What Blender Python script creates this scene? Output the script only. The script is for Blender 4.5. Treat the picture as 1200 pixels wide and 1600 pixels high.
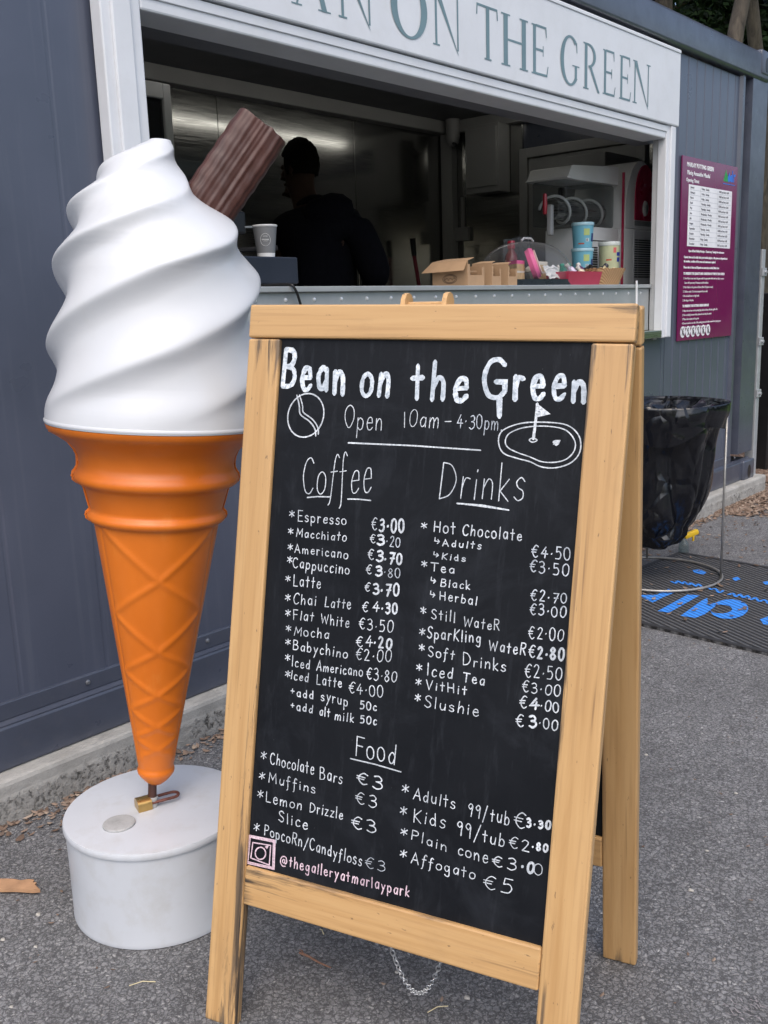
import bpy, bmesh, math, random
from mathutils import Vector, Matrix, noise
PI = math.pi
rnd = random.Random(7)
S = bpy.context.scene
for _o in list(bpy.data.objects): bpy.data.objects.remove(_o)
EXPO, SKYS, SUNE, LAMPE = .70, .15, .85, 2.4
# ------------------------------------------------------------------ camera, world, sun, exposure
CR = ((0.655860428246503, -0.7541551354649145, -0.03312295747982025),
      (-0.17620358948824155, -0.11027638745005593, -0.9781571517002903),
      (0.734029559153971, 0.6473709524089427, -0.20521076059837998))
CF, CH = 1504.147, 1.25
cam = bpy.data.cameras.new('camera'); camo = bpy.data.objects.new('camera', cam)
S.collection.objects.link(camo); S.camera = camo
m4 = Matrix(((CR[0][0], -CR[1][0], -CR[2][0], 0), (CR[0][1], -CR[1][1], -CR[2][1], 0), (CR[0][2], -CR[1][2], -CR[2][2], CH), (0, 0, 0, 1)))
camo.matrix_world = m4
cam.sensor_fit = 'AUTO'; cam.sensor_width = 36; cam.lens = 36*CF/1600; cam.clip_start = .02; cam.clip_end = 500
S.render.resolution_x = 768; S.render.resolution_y = 1024
S.render.engine = 'CYCLES'
S.view_settings.view_transform = 'Standard'; S.view_settings.look = 'None'
S.view_settings.exposure = EXPO; S.view_settings.gamma = 1
W = bpy.data.worlds.new('World'); S.world = W; W.use_nodes = True
wn = W.node_tree.nodes; wl = W.node_tree.links
bg = wn['Background']; sky = wn.new('ShaderNodeTexSky'); sky.sky_type = 'NISHITA'; sky.sun_disc = False
SUN_D = Vector((-.50, -.42, .95)).normalized()          # direction towards the sun
sky.sun_elevation = math.asin(SUN_D.z); sky.sun_rotation = math.atan2(SUN_D.x, SUN_D.y)
sky.air_density = 1.0; sky.dust_density = 4.0; sky.ozone_density = 1.2
wl.new(sky.outputs[0], bg.inputs[0]); bg.inputs[1].default_value = SKYS
sl = bpy.data.lights.new('sun', 'SUN'); sl.energy = SUNE; sl.angle = math.radians(85); sl.color = (1, .98, .945)
so = bpy.data.objects.new('sun', sl); S.collection.objects.link(so)
so.rotation_euler = SUN_D.to_track_quat('Z', 'Y').to_euler(); so.location = SUN_D*20

def ray(x, y):
    a, b = (x-600)/CF, (y-800)/CF
    return Vector([a*CR[0][i]+b*CR[1][i]+CR[2][i] for i in range(3)])
def pix(x, y, axis, val):
    """the point of the plane axis=val that this photo pixel shows"""
    d = ray(x, y); o = Vector((0, 0, CH)); return o+d*((val-o[axis])/d[axis])

# ------------------------------------------------------------------ materials
class N:
    def __init__(s, name):
        s.m = bpy.data.materials.new(name); s.m.use_nodes = True
        s.t = s.m.node_tree; s.b = s.t.nodes['Principled BSDF']
        s.tc = s.t.nodes.new('ShaderNodeTexCoord').outputs['Object']
    def node(s, typ, **kw):
        n = s.t.nodes.new(typ)
        for k, v in kw.items():
            if k.startswith('i_'):
                key = k[2:]
                sock = n.inputs[int(key)] if key.isdigit() else n.inputs[key.replace('_', ' ')]
                s.put(sock, v)
            else: setattr(n, k, v)
        return n
    def put(s, sock, v):
        if hasattr(v, 'is_output'): s.t.links.new(v, sock)
        elif isinstance(v, (tuple, list)) and len(v) == 3 and sock.type == 'RGBA': sock.default_value = (*v, 1)
        else: sock.default_value = v
    def set(s, **kw):
        for k, v in kw.items(): s.put(s.b.inputs[k.replace('_', ' ')], v)
        return s
    def vec(s, scale=(1, 1, 1), loc=(0, 0, 0), src=None):
        return s.node('ShaderNodeMapping', i_Vector=src or s.tc, i_Scale=scale, i_Location=loc).outputs[0]
    def noise(s, scale, detail=4, rough=.55, vec=None, dist=0):
        return s.node('ShaderNodeTexNoise', i_Vector=vec or s.tc, i_Scale=scale, i_Detail=detail, i_Roughness=rough, i_Distortion=dist).outputs[0]
    def voro(s, scale, feature='F1', vec=None, out=0, rand=1):
        return s.node('ShaderNodeTexVoronoi', feature=feature, i_Vector=vec or s.tc, i_Scale=scale, i_Randomness=rand).outputs[out]
    def ramp(s, fac, *stops):
        n = s.node('ShaderNodeValToRGB', i_Fac=fac); e = n.color_ramp.elements
        while len(e) < len(stops): e.new(.5)
        for el, (p, c) in zip(e, stops): el.position = p; el.color = (*c, 1) if isinstance(c, (tuple, list)) else (c, c, c, 1)
        return n.outputs[0]
    def mix(s, fac, a, b, mode='MIX'):
        n = s.node('ShaderNodeMix', data_type='RGBA', blend_type=mode)
        s.put(n.inputs[0], fac); s.put(n.inputs[6], a); s.put(n.inputs[7], b); return n.outputs[2]
    def math(s, op, a, b=0, c=0):
        n = s.node('ShaderNodeMath', operation=op); s.put(n.inputs[0], a); s.put(n.inputs[1], b); s.put(n.inputs[2], c); return n.outputs[0]
    def rng(s, v, a, b, c=0, d=1):
        return s.node('ShaderNodeMapRange', i_Value=v, i_1=a, i_2=b, i_3=c, i_4=d).outputs[0]
    def sep(s, v): return s.node('ShaderNodeSeparateXYZ', i_0=v).outputs
    def bump(s, h, strength=.3, dist=.002):
        s.t.links.new(s.node('ShaderNodeBump', i_Height=h, i_Strength=strength, i_Distance=dist).outputs[0], s.b.inputs['Normal']); return s

MC = {}
def paint(name, col, rough=.45, metal=0, var=.12, scale=6, bump=.0, bscale=60, dirt=0, coat=0, dcol=(.12, .11, .09)):
    if name in MC: return MC[name]
    n = N(name); f = n.noise(scale, 5)
    c = n.mix(n.rng(f, .3, .7), tuple(x*(1-var) for x in col), tuple(min(1, x*(1+var*.6)) for x in col))
    if dirt: c = n.mix(n.math('MULTIPLY', n.rng(n.noise(scale*2.7, 8, .7), .5, .78), dirt), c, dcol)
    n.set(Base_Color=c, Metallic=metal, Roughness=n.rng(n.noise(scale*1.7, 4), .3, .7, max(.04, rough-.07), rough+.07))
    if coat: n.set(Coat_Weight=coat, Coat_Roughness=.15)
    if bump: n.bump(n.noise(bscale, 4), bump, .002)
    MC[name] = n.m; return n.m

def mat_slate():
    n = N('slate paint'); f = n.noise(2.5, 5); v = n.tc
    c = n.mix(n.rng(f, .3, .7), (.062, .072, .104), (.080, .091, .130))
    run = n.noise(5, 5, .6, n.vec((6, 1, .22)))                              # faint dust runs down the sheet
    c = n.mix(n.rng(run, .55, .75, 0, .22), c, (.16, .175, .21))
    for sc, ro in (((1.2, 1, 34), 0), ((26, 1, 1.1), 1)):
        s1 = n.noise(2.2, 6, .75, n.vec(sc, (3+ro*4, 0, 2))); gate = n.noise(2.8, 3, .5, n.vec((1, 1, 1), (ro*7, 1, 3)))
        c = n.mix(n.math('MULTIPLY', n.math('MULTIPLY', n.rng(s1, .695, .715), n.rng(gate, .56, .62)), .55), c, (.30, .32, .35))
    n.set(Base_Color=c, Roughness=n.rng(f, .3, .7, .26, .38), Coat_Weight=.35, Coat_Roughness=.22); return n.bump(n.noise(3.2, 2), .08, .012).m

def mat_asphalt():
    n = N('asphalt'); v = n.tc
    wob = n.node('ShaderNodeTexNoise', i_Vector=v, i_Scale=55, i_Detail=4, i_Roughness=.65).outputs[1]
    w = n.mix(.030, v, wob, 'ADD')
    e = n.voro(84, 'DISTANCE_TO_EDGE', w); big = n.noise(1.3, 6, .6); mid = n.noise(11, 5, .65)
    g1 = n.noise(210, 4, .65); g2 = n.noise(70, 5, .7, None, 1.2)
    crev = n.math('MULTIPLY', n.rng(e, 0, .20), n.rng(g2, .36, .50))
    tone = n.sep(n.node('ShaderNodeTexVoronoi', i_Vector=w, i_Scale=230).outputs[1])[0]
    c = n.mix(n.rng(g1, .32, .68), (.165, .165, .169), (.275, .275, .280))
    c = n.mix(n.rng(tone, .90, 1.0, 0, .75), c, (.52, .51, .49))
    c = n.mix(1, c, n.ramp(big, (.3, .80), (.7, 1.16)), 'MULTIPLY')
    c = n.mix(n.rng(n.noise(.9, 7, .7, n.vec((1, 1, 1), (3, 1, 0)), 1), .56, .70, 0, .30), c, (.07, .07, .07)); c = n.mix(1, c, n.ramp(mid, (.35, .84), (.65, 1.12)), 'MULTIPLY')
    c = n.mix(n.rng(crev, .05, .75, .80, 0), c, (.040, .040, .042))
    sp = n.rng(n.voro(13), 0, .045, 1, 0); c = n.mix(n.math('MULTIPLY', sp, .75), c, (.50, .47, .42))
    n.set(Base_Color=c, Roughness=.85)
    return n.bump(n.math('ADD', n.math('ADD', crev, n.math('MULTIPLY', g1, .8)), n.math('MULTIPLY', n.noise(330, 3), .3)), .6, .004).m

def mat_concrete(name='concrete', rough_face=True):
    n = N(name); f = n.noise(8, 8, .7); g = n.noise(60, 7, .74, None, .15); z = n.sep(n.tc)[2]
    low = n.rng(z, .095, .080)                                 # the trowelled lip above is smoother than the cast face
    c = n.mix(n.rng(f, .3, .7), (.27, .265, .245), (.42, .41, .385))
    pit = n.math('MULTIPLY', n.rng(g, .46, .37), n.rng(n.noise(5, 4), .40, .56)); pit = n.math('MULTIPLY', pit, low)
    c = n.mix(n.math('MULTIPLY', n.rng(g, .5, .64, 0, .4), low), c, (.50, .49, .46))
    c = n.mix(n.math('MULTIPLY', pit, .9), c, (.06, .058, .05))
    c = n.mix(n.rng(n.noise(3, 5), .58, .72, 0, .5), c, (.17, .165, .13))
    n.set(Base_Color=c, Roughness=.92)
    return n.bump(n.math('SUBTRACT', n.math('ADD', n.math('MULTIPLY', f, .6), n.math('MULTIPLY', g, n.rng(low, 0, 1, .3, 1.2))), pit), .8, .012).m

def mat_wood(name, seed=0, stain=None, light=1.0, knots=True):
    """varnished pine, grain along local Z; stain = (axis, from, to, second axis, from2, to2): grey weathering"""
    n = N(name); o = (seed*1.7, seed*.9, seed*2.3)
    v = n.vec((1, 1, .055), o)
    gr = n.noise(34, 6, .6, v, .6); big = n.noise(7, 3, .5, n.vec((1, 1, .12), o), .8)
    fine = n.noise(190, 3, .5, n.vec((1, 1, .03), o))
    L = light
    c = n.ramp(gr, (.25, (.44*L, .25*L, .098*L)), (.5, (.535*L, .325*L, .138*L)), (.75, (.60*L, .385*L, .178*L)))
    c = n.mix(n.rng(big, .35, .68, 0, .42), c, (.48*L, .275*L, .11*L))
    c = n.mix(n.rng(fine, .50, .66, 0, .32), c, (.36*L, .20*L, .08*L))
    if knots:
        k = n.rng(n.voro(5.5, vec=n.vec((1, 1, .5), o)), .0, .085, 1, 0)
        c = n.mix(n.math('MULTIPLY', k, .8), c, (.20, .07, .025))
    lines = n.math('MULTIPLY', n.rng(n.noise(85, 4, .6, n.vec((1, 1, .016), (seed, 2, seed*3))), .60, .66), n.rng(n.noise(7, 3, .5, n.vec((1, 1, .3), (seed*5, 0, 1))), .50, .60))
    c = n.mix(n.math('MULTIPLY', lines, .6), c, (.17, .095, .045))
    grime = n.rng(n.noise(9, 6, .7, n.vec((1, 1, .35), (seed, seed*4, 2))), .56, .72, 0, .38); c = n.mix(grime, c, (.33, .20, .09))
    dots = n.rng(n.noise(150, 3, .6, n.vec((1, 1, .35), o)), .69, .74)
    c = n.mix(n.math('MULTIPLY', dots, .65), c, (.10, .065, .04))
    if stain:
        for ax, a, b, ax2, a2, b2 in stain:
            xyz = n.sep(n.tc)
            msk = n.math('MULTIPLY', n.rng(xyz[ax], a, b), n.rng(xyz[ax2], a2, b2))
            st = n.noise(58, 7, .68, n.vec((1, 1, .055), (seed+3, seed, 1)), .5)
            amt = n.rng(n.math('ADD', n.math('MULTIPLY', msk, .36), st), .80, .92)
            amt = n.math('MULTIPLY', amt, n.rng(msk, 0, .2))
            c = n.mix(n.math('MULTIPLY', amt, .9), c, n.mix(n.rng(n.noise(90, 4, .6, v), .35, .65), (.022, .019, .017), (.15, .105, .065)))
    n.set(Base_Color=c, Roughness=n.rng(gr, .3, .7, .42, .58), Coat_Weight=.12, Coat_Roughness=.3)
    return n.bump(n.math('ADD', gr, n.math('MULTIPLY', fine, .4)), .25, .0012).m

def mat_steel(name, col=(.55, .55, .54), rough=.28, hz=True):
    n = N(name); v = n.vec((1.5, 1.5, 90) if hz else (60, 60, 1))
    f = n.noise(3, 3, .5, v); b = n.noise(1.2, 3)
    n.set(Base_Color=n.mix(n.rng(b, .3, .7), tuple(x*.85 for x in col), col), Metallic=.95, Roughness=n.rng(f, .3, .7, rough-.07, rough+.08))
    return n.bump(f, .012, .0005).m

def mat_chalk(name, a=(.80, .83, .86), b=(.42, .45, .48), sc=260):
    n = N(name); f = n.noise(sc, 4, .65, n.vec((1, 1, 1)))
    c = n.mix(n.rng(f, .36, .56), b, a); c = n.mix(n.rng(n.noise(22, 4, .6), .42, .62, 0, .62), c, b)
    n.set(Base_Color=c, Roughness=.9); return n.m

def mat_leafy(name, *cols, rough=.6):
    n = N(name); r = n.node('ShaderNodeNewGeometry').outputs['Random Per Island']
    st = [(i/max(1, len(cols)-1), c) for i, c in enumerate(cols)]
    n.set(Base_Color=n.ramp(r, *st), Roughness=rough, Specular_IOR_Level=.2); return n.m

def mat_glass(name, tint=(.95, .97, .97), alpha=.10, rough=.04):
    """thin clear plastic: see-through, with a gloss that grows towards grazing angles"""
    n = N(name); n.set(Base_Color=tuple(c*.22 for c in tint), Roughness=rough, Specular_IOR_Level=1.0)
    tr = n.node('ShaderNodeBsdfTransparent', i_0=tint).outputs[0]
    lw = n.node('ShaderNodeLayerWeight', i_0=.5).outputs[1]
    fac = n.math('ADD', n.math('MULTIPLY', n.math('POWER', lw, 3.0), .75), alpha)
    mx = n.node('ShaderNodeMixShader', i_0=fac); n.t.links.new(tr, mx.inputs[1]); n.t.links.new(n.b.outputs[0], mx.inputs[2])
    n.t.links.new(mx.outputs[0], n.t.nodes['Material Output'].inputs[0]); return n.m

# ------------------------------------------------------------------ mesh builder
WO = {}     # world origin of every object made here
def link(o): S.collection.objects.link(o); return o
def tag(o, label=None, cat=None, group=None, kind=None):
    if label: o['label'] = label
    if cat: o['category'] = cat
    if group: o['group'] = group
    if kind: o['kind'] = kind
    return o
def thing(name, loc, label, cat, group=None):
    o = link(bpy.data.objects.new(name, None)); o.location = loc; o.empty_display_size = .1
    WO[o.name] = Vector(loc); return tag(o, label, cat, group)

class MB:
    def __init__(s): s.bm = bmesh.new()
    def box(s, a, b, bev=0, seg=2):
        a = Vector(a); b = Vector(b)
        r = bmesh.ops.create_cube(s.bm, size=1)['verts']
        d = b-a; c = (a+b)/2
        for v in r: v.co = Vector((v.co.x*d.x, v.co.y*d.y, v.co.z*d.z))+c
        if bev:
            ed = list({e for v in r for e in v.link_edges})
            bmesh.ops.bevel(s.bm, geom=ed, offset=bev, segments=seg, profile=.5, affect='EDGES')
        return s
    def obox(s, M, size, bev=0, seg=2):
        r = bmesh.ops.create_cube(s.bm, size=1)['verts']
        if bev:
            for v in r: v.co = Vector((v.co.x*size[0], v.co.y*size[1], v.co.z*size[2]))
            ed = list({e for v in r for e in v.link_edges}); n0 = set(s.bm.verts)-set(r)
            bmesh.ops.bevel(s.bm, geom=ed, offset=bev, segments=seg, profile=.5, affect='EDGES')
            for v in s.bm.verts:
                if v not in n0: v.co = M @ v.co
        else:
            for v in r: v.co = M @ Vector((v.co.x*size[0], v.co.y*size[1], v.co.z*size[2]))
        return s
    def lathe(s, prof, seg=32, M=None, fn=None, cap0=False, cap1=False):
        """prof = [(r, z)] turned about local z"""
        M = M or Matrix(); rows = []
        for r, z in prof:
            row = []
            for i in range(seg):
                t = 2*PI*i/seg; p = Vector((r*math.cos(t), r*math.sin(t), z))
                if fn: p = fn(p, t, r, z)
                row.append(s.bm.verts.new(M @ p))
            rows.append(row)
        for a, b in zip(rows, rows[1:]):
            for i in range(seg):
                j = (i+1) % seg; s.bm.faces.new((a[i], a[j], b[j], b[i]))
        if cap0: s.bm.faces.new(rows[0][::-1])
        if cap1: s.bm.faces.new(rows[-1])
        return s
    def cyl(s, p0, p1, r0, r1=None, seg=16, caps=True):
        p0 = Vector(p0); p1 = Vector(p1); d = p1-p0
        M = Matrix.Translation(p0) @ d.to_track_quat('Z', 'Y').to_matrix().to_4x4()
        return s.lathe([(r0, 0), (r0 if r1 is None else r1, d.length)], seg, M, None, caps, caps)
    def tube(s, pts, r, seg=8, closed=False):
        pts = [Vector(p) for p in pts]; rows = []; n = len(pts); up = Vector((.13, .21, .97))
        for i, p in enumerate(pts):
            d = (pts[(i+1) % n]-pts[i-1]) if closed else pts[min(i+1, n-1)]-pts[max(i-1, 0)]
            d.normalize(); x = d.cross(up)
            if x.length < 1e-3: x = d.cross(Vector((1, 0, 0)))
            x.normalize(); y = d.cross(x).normalized(); up = x.cross(d) if False else up
            rr = r[i] if isinstance(r, (list, tuple)) else r
            rows.append([s.bm.verts.new(p+x*rr*math.cos(2*PI*k/seg)+y*rr*math.sin(2*PI*k/seg)) for k in range(seg)])
        m = n if closed else n-1
        for i in range(m):
            a, b = rows[i], rows[(i+1) % n]
            for k in range(seg): s.bm.faces.new((a[k], a[(k+1) % seg], b[(k+1) % seg], b[k]))
        if not closed: s.bm.faces.new(rows[0][::-1]); s.bm.faces.new(rows[-1])
        return s
    def poly(s, pts, ext=None):
        vs = [s.bm.verts.new(Vector(p)) for p in pts]; f = s.bm.faces.new(vs)
        if ext is not None:
            r = bmesh.ops.extrude_face_region(s.bm, geom=[f]); e = Vector(ext)
            for g in r['geom']:
                if isinstance(g, bmesh.types.BMVert): g.co += e
        return s
    def grid(s, fn, nu, nv, wrap=False):
        R = [[s.bm.verts.new(fn(u/(nu if wrap else nu-1), v/(nv-1))) for u in range(nu)] for v in range(nv)]
        for j in range(nv-1):
            for i in range(nu if wrap else nu-1):
                k = (i+1) % nu; s.bm.faces.new((R[j][i], R[j][k], R[j+1][k], R[j+1][i]))
        return s
    def build(s, name, mat, parent=None, smooth=False, angle=40, origin=None, recalc=True):
        bm = s.bm
        if recalc: bmesh.ops.recalc_face_normals(bm, faces=bm.faces[:])
        if parent is not None: org = WO[parent.name]
        elif origin is not None: org = Vector(origin)
        else:
            xs = [v.co for v in bm.verts]
            org = Vector(((min(v.x for v in xs)+max(v.x for v in xs))/2, (min(v.y for v in xs)+max(v.y for v in xs))/2, min(v.z for v in xs)))
        for v in bm.verts: v.co -= org
        me = bpy.data.meshes.new(name)
        if smooth:
            for f in bm.faces: f.smooth = True
            if angle < 180:
                for e in bm.edges:
                    if len(e.link_faces) == 2 and e.calc_face_angle(0) > math.radians(angle): e.smooth = False
        bm.to_mesh(me); bm.free()
        for m in (mat if isinstance(mat, (list, tuple)) else [mat]): me.materials.append(m)
        o = link(bpy.data.objects.new(name, me))
        if parent is not None: o.parent = parent
        else: o.location = org
        WO[o.name] = org
        return o

def plank(name, mat, parent, M, size, bev=.003):
    """a board whose object axes follow the wood: local z is the long axis"""
    b = MB(); b.obox(Matrix(), size, bev, 2)
    me = bpy.data.meshes.new(name); bmesh.ops.recalc_face_normals(b.bm, faces=b.bm.faces[:])
    for f in b.bm.faces: f.smooth = False
    b.bm.to_mesh(me); b.bm.free(); me.materials.append(mat)
    o = link(bpy.data.objects.new(name, me)); o.parent = parent
    o.matrix_local = Matrix.Translation(-WO[parent.name]) @ M
    WO[o.name] = M.translation.copy(); return o
def dup(root, loc, label=None):
    r = root.copy(); link(r); r.location = loc
    if label: r['label'] = label
    for ch in list(root.children):
        c = ch.copy(); link(c); c.parent = r
        for g in ch.children:
            d = g.copy(); link(d); d.parent = c
    return r
def basis(o, x, y, z): return Matrix(((x[0], y[0], z[0], o[0]), (x[1], y[1], z[1], o[1]), (x[2], y[2], z[2], o[2]), (0, 0, 0, 1)))
def smoothstep(a, b, x):
    t = max(0, min(1, (x-a)/(b-a))); return t*t*(3-2*t)
def interp(tab, x):
    if x <= tab[0][0]: return tab[0][1]
    for (a, va), (b, vb) in zip(tab, tab[1:]):
        if x <= b: return va+(vb-va)*(x-a)/(b-a)
    return tab[-1][1]
def catmull(P, closed=False, k=6):
    P = [Vector(p) for p in P]; n = len(P); out = []
    if n < 3 and not closed: return P
    for i in range(n if closed else n-1):
        g = (lambda q: P[q % n]) if closed else (lambda q: P[max(0, min(n-1, q))])
        a, b, c, d = g(i-1), g(i), g(i+1), g(i+2)
        for j in range(k):
            t = j/k
            out.append(.5*((2*b)+(c-a)*t+(2*a-5*b+4*c-d)*t*t+(3*b-a-3*c+d)*t**3))
    if not closed: out.append(P[-1])
    return out
def text_mesh(s, size, M, mat, name, parent, align='LEFT', ext=.0004, sx=1.0, bold=0.0):
    cu = bpy.data.curves.new('text', 'FONT'); cu.body = s; cu.size = size; cu.extrude = ext; cu.align_x = align
    cu.offset = bold; cu.resolution_u = 2; cu.space_line = 1.0
    t = link(bpy.data.objects.new('text', cu)); bpy.context.view_layer.update()
    me = bpy.data.meshes.new_from_object(t.evaluated_get(bpy.context.evaluated_depsgraph_get()))
    bpy.data.objects.remove(t); bpy.data.curves.remove(cu)
    me.transform(M @ Matrix.Diagonal((sx, 1, 1, 1))); return me
def join_meshes(ms, name, mat, parent):
    bm = bmesh.new()
    for m in ms: bm.from_mesh(m); bpy.data.meshes.remove(m)
    b = MB(); b.bm.free(); b.bm = bm
    return b.build(name, mat, parent, recalc=False)
# ------------------------------------------------------------------ hand lettering: single strokes (l = straight, c = curved, o = closed curve), 100 = cap height
GL = {
'A': '62|l 2 0 31 100 60 0|l 12 36 50 36', 'B': '58|l 6 0 6 100|c 6 100 38 97 46 78 34 58 8 54|c 8 54 44 50 54 26 40 5 6 0',
'C': '58|c 55 84 40 99 18 88 6 50 18 10 40 1 57 16', 'D': '66|l 6 0 6 100|c 6 100 40 92 62 54 44 14 6 0',
'E': '50|l 48 100 6 100 6 0 50 0|l 6 52 42 52', 'F': '50|l 6 0 6 100 50 100|l 6 54 42 54',
'G': '70|c 60 86 44 99 20 90 6 50 18 8 44 2 62 18|l 62 18 62 42 38 42', 'H': '60|l 6 0 6 100|l 54 0 54 100|l 6 50 54 50',
'I': '16|l 8 0 8 100', 'K': '54|l 6 0 6 100|l 50 96 8 48 52 0', 'L': '48|l 6 100 6 0 46 0', 'M': '74|l 4 0 10 100 37 34 64 100 70 0',
'O': '68|o 34 100 60 82 62 38 34 0 6 36 8 80', 'P': '54|l 6 0 6 100|c 6 100 40 98 50 75 38 54 6 48',
'R': '54|l 6 0 6 100|c 6 100 40 98 48 75 36 56 6 50|l 24 50 52 0', 'S': '52|c 48 86 30 100 10 86 14 62 40 42 47 18 28 0 5 14',
'T': '62|l 0 100 62 100|l 31 100 31 0', 'V': '58|l 2 100 29 0 56 100', 'W': '84|l 2 100 20 2 42 76 62 2 82 100',
'a': '46|c 42 50 24 60 7 36 14 6 30 5 42 30|l 42 58 42 0', 'b': '46|l 6 100 6 0|c 6 34 20 58 40 42 38 10 20 0 6 14',
'c': '40|c 38 50 22 60 6 38 10 8 24 0 40 10', 'd': '46|c 40 44 22 58 6 32 14 5 30 6 40 30|l 40 100 40 0',
'e': '44|l 7 32 40 34|c 40 34 34 56 16 56 6 30 14 4 30 1 43 13', 'f': '36|c 36 92 25 101 17 84 15 40 13 -20 5 -34|l 2 54 33 56',
'g': '46|c 40 44 22 58 6 34 16 8 30 12 40 34|c 40 56 41 10 38 -28 22 -36 6 -24', 'h': '46|l 6 100 6 0|c 6 30 22 58 38 46 40 0',
'i': '16|l 8 58 8 0|l 8 80 9 86', 'k': '42|l 6 100 6 0|l 38 58 8 26 40 0', 'l': '16|l 8 100 8 0',
'm': '70|l 6 58 6 0|c 6 32 20 58 33 46 34 0|c 34 32 50 58 62 44 63 0', 'n': '46|l 6 58 6 0|c 6 30 22 58 38 46 40 0',
'o': '46|o 23 60 42 46 42 14 23 0 5 14 5 46', 'p': '46|l 6 58 6 -40|c 6 44 22 58 41 42 38 10 22 0 6 14',
'r': '34|l 6 58 6 0|c 6 28 16 54 33 53', 's': '38|c 36 50 22 60 7 48 14 34 32 25 34 8 18 0 3 9', 't': '38|l 19 92 19 0|l 2 57 36 59',
'u': '46|c 6 58 6 22 18 1 34 8 40 30|l 40 58 40 0', 'y': '44|l 4 58 24 8|l 41 58 10 -40', 'z': '42|l 4 56 37 56 4 1 40 1',
'0': '54|o 27 100 49 78 49 24 27 0 5 24 5 78', '1': '22|l 11 100 11 0', '2': '54|c 6 82 22 100 43 88 38 58 8 3|l 8 3 50 3',
'3': '52|c 6 90 28 100 44 82 38 62 18 54|c 18 54 44 48 48 20 26 0 4 10', '4': '58|l 34 100 4 36 56 38|l 38 68 36 0',
'5': '52|l 46 100 12 100 10 58|c 10 58 34 64 48 38 36 6 4 4', '7': '54|l 4 98 49 98 22 0|l 14 50 48 52',
'8': '54|o 26 54 8 76 26 100 44 78 26 54 5 26 26 0 49 26', '9': '50|c 43 82 26 58 7 76 24 100 43 84 40 40 38 0',
'€': '58|c 54 90 34 100 14 70 12 30 34 0 54 12|l 1 62 42 63|l 1 42 37 43', '*': '100|l 50 0 52 100|l 6 24 94 78|l 8 80 92 20',
'↳': '94|l 8 100 8 46 86 40|l 58 72 88 40 56 6', '+': '42|l 20 28 20 74|l 2 50 39 51', '·': '22|l 9 40 13 48', '.': '20|l 8 0 11 7',
'/': '44|l 2 -24 42 112', '-': '40|l 2 40 38 41',
'@': '84|o 42 56 56 42 48 22 34 24 28 42|c 58 56 56 26 70 20 80 44 66 80 34 84 8 58 8 16 34 -10 64 -6'}
def glyph(ch):
    w, *st = GL[ch].split('|'); out = []
    for s in st:
        k, *v = s.split(); v = [float(x) for x in v]; out.append((k, list(zip(v[::2], v[1::2]))))
    return float(w), out
LIFT = [0]
def ribbon(mb, pts, w, to3, closed=False, z=0.0002):
    """a flat chalk stroke with round ends; each stroke lies a hair above the last"""
    LIFT[0] = (LIFT[0]+1) % 23; z0 = z+LIFT[0]*1.2e-5
    P = [Vector((p[0], p[1])) for p in pts]; Q = [P[0]]
    for p in P[1:]:
        if (p-Q[-1]).length > 1e-5: Q.append(p)
    if closed: Q.append(Q[0].copy())
    n = len(Q)
    if n < 2: return
    L = []; R = []; hw = w/2
    for i in range(n):
        if closed and i in (0, n-1): a, b = Q[1]-Q[0], Q[-1]-Q[-2]
        else: a = Q[min(i+1, n-1)]-Q[min(i, n-2)]; b = Q[max(i, 1)]-Q[max(i-1, 0)]
        a = a.normalized(); b = b.normalized(); t = a+b
        t = t.normalized() if t.length > .2 else a
        nn = Vector((-t.y, t.x)); c = max(.45, nn.dot(Vector((-a.y, a.x))))
        jw = hw*(1+.30*noise.noise(Vector((Q[i].x*240, Q[i].y*240, w*900))))/c
        L.append(Q[i]+nn*jw); R.append(Q[i]-nn*jw)
    if not closed:
        ex = (Q[0]-Q[1]).normalized(); m = (L[0]-R[0])*.3
        L.insert(0, Q[0]+ex*hw*.9+m*.55); R.insert(0, Q[0]+ex*hw*.9-m*.55)
        ex = (Q[-1]-Q[-2]).normalized(); m = (L[-1]-R[-1])*.3
        L.append(Q[-1]+ex*hw*.9+m*.55); R.append(Q[-1]+ex*hw*.9-m*.55)
    vs = [(mb.bm.verts.new(to3(l.x, l.y, z0+i*2e-6)), mb.bm.verts.new(to3(r.x, r.y, z0+i*2e-6))) for i, (l, r) in enumerate(zip(L, R))]
    for a, b in zip(vs, vs[1:]): mb.bm.faces.new((a[0], a[1], b[1], b[0]))
def write(mb, s, a, b, h, w, to3):
    """hand-lettered string from baseline point a to b (v runs down), cap height h"""
    a = Vector(a); b = Vector(b); gs = [glyph(c) for c in s]; gap = 13+w/h*90
    tot = sum(g[0] for g in gs)+gap*(len(gs)-1); ex = (b-a)/tot; ey = Vector((0, -h/100)); x = 0
    for (gw, st) in gs:
        j = (rnd.uniform(-4, 4), rnd.uniform(-.07, .07), rnd.uniform(.90, 1.09))
        for k, pts in st:
            q = [a+ex*(x+px+py*j[1])+ey*(py*j[2]+j[0]) for px, py in pts]
            if k != 'l': q = catmull([Vector((p.x, p.y, 0)) for p in q], k == 'o', 5)
            ribbon(mb, [(p[0], p[1]) for p in q], w*rnd.uniform(.92, 1.08), to3, k == 'o')
        x += gw+gap
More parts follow.
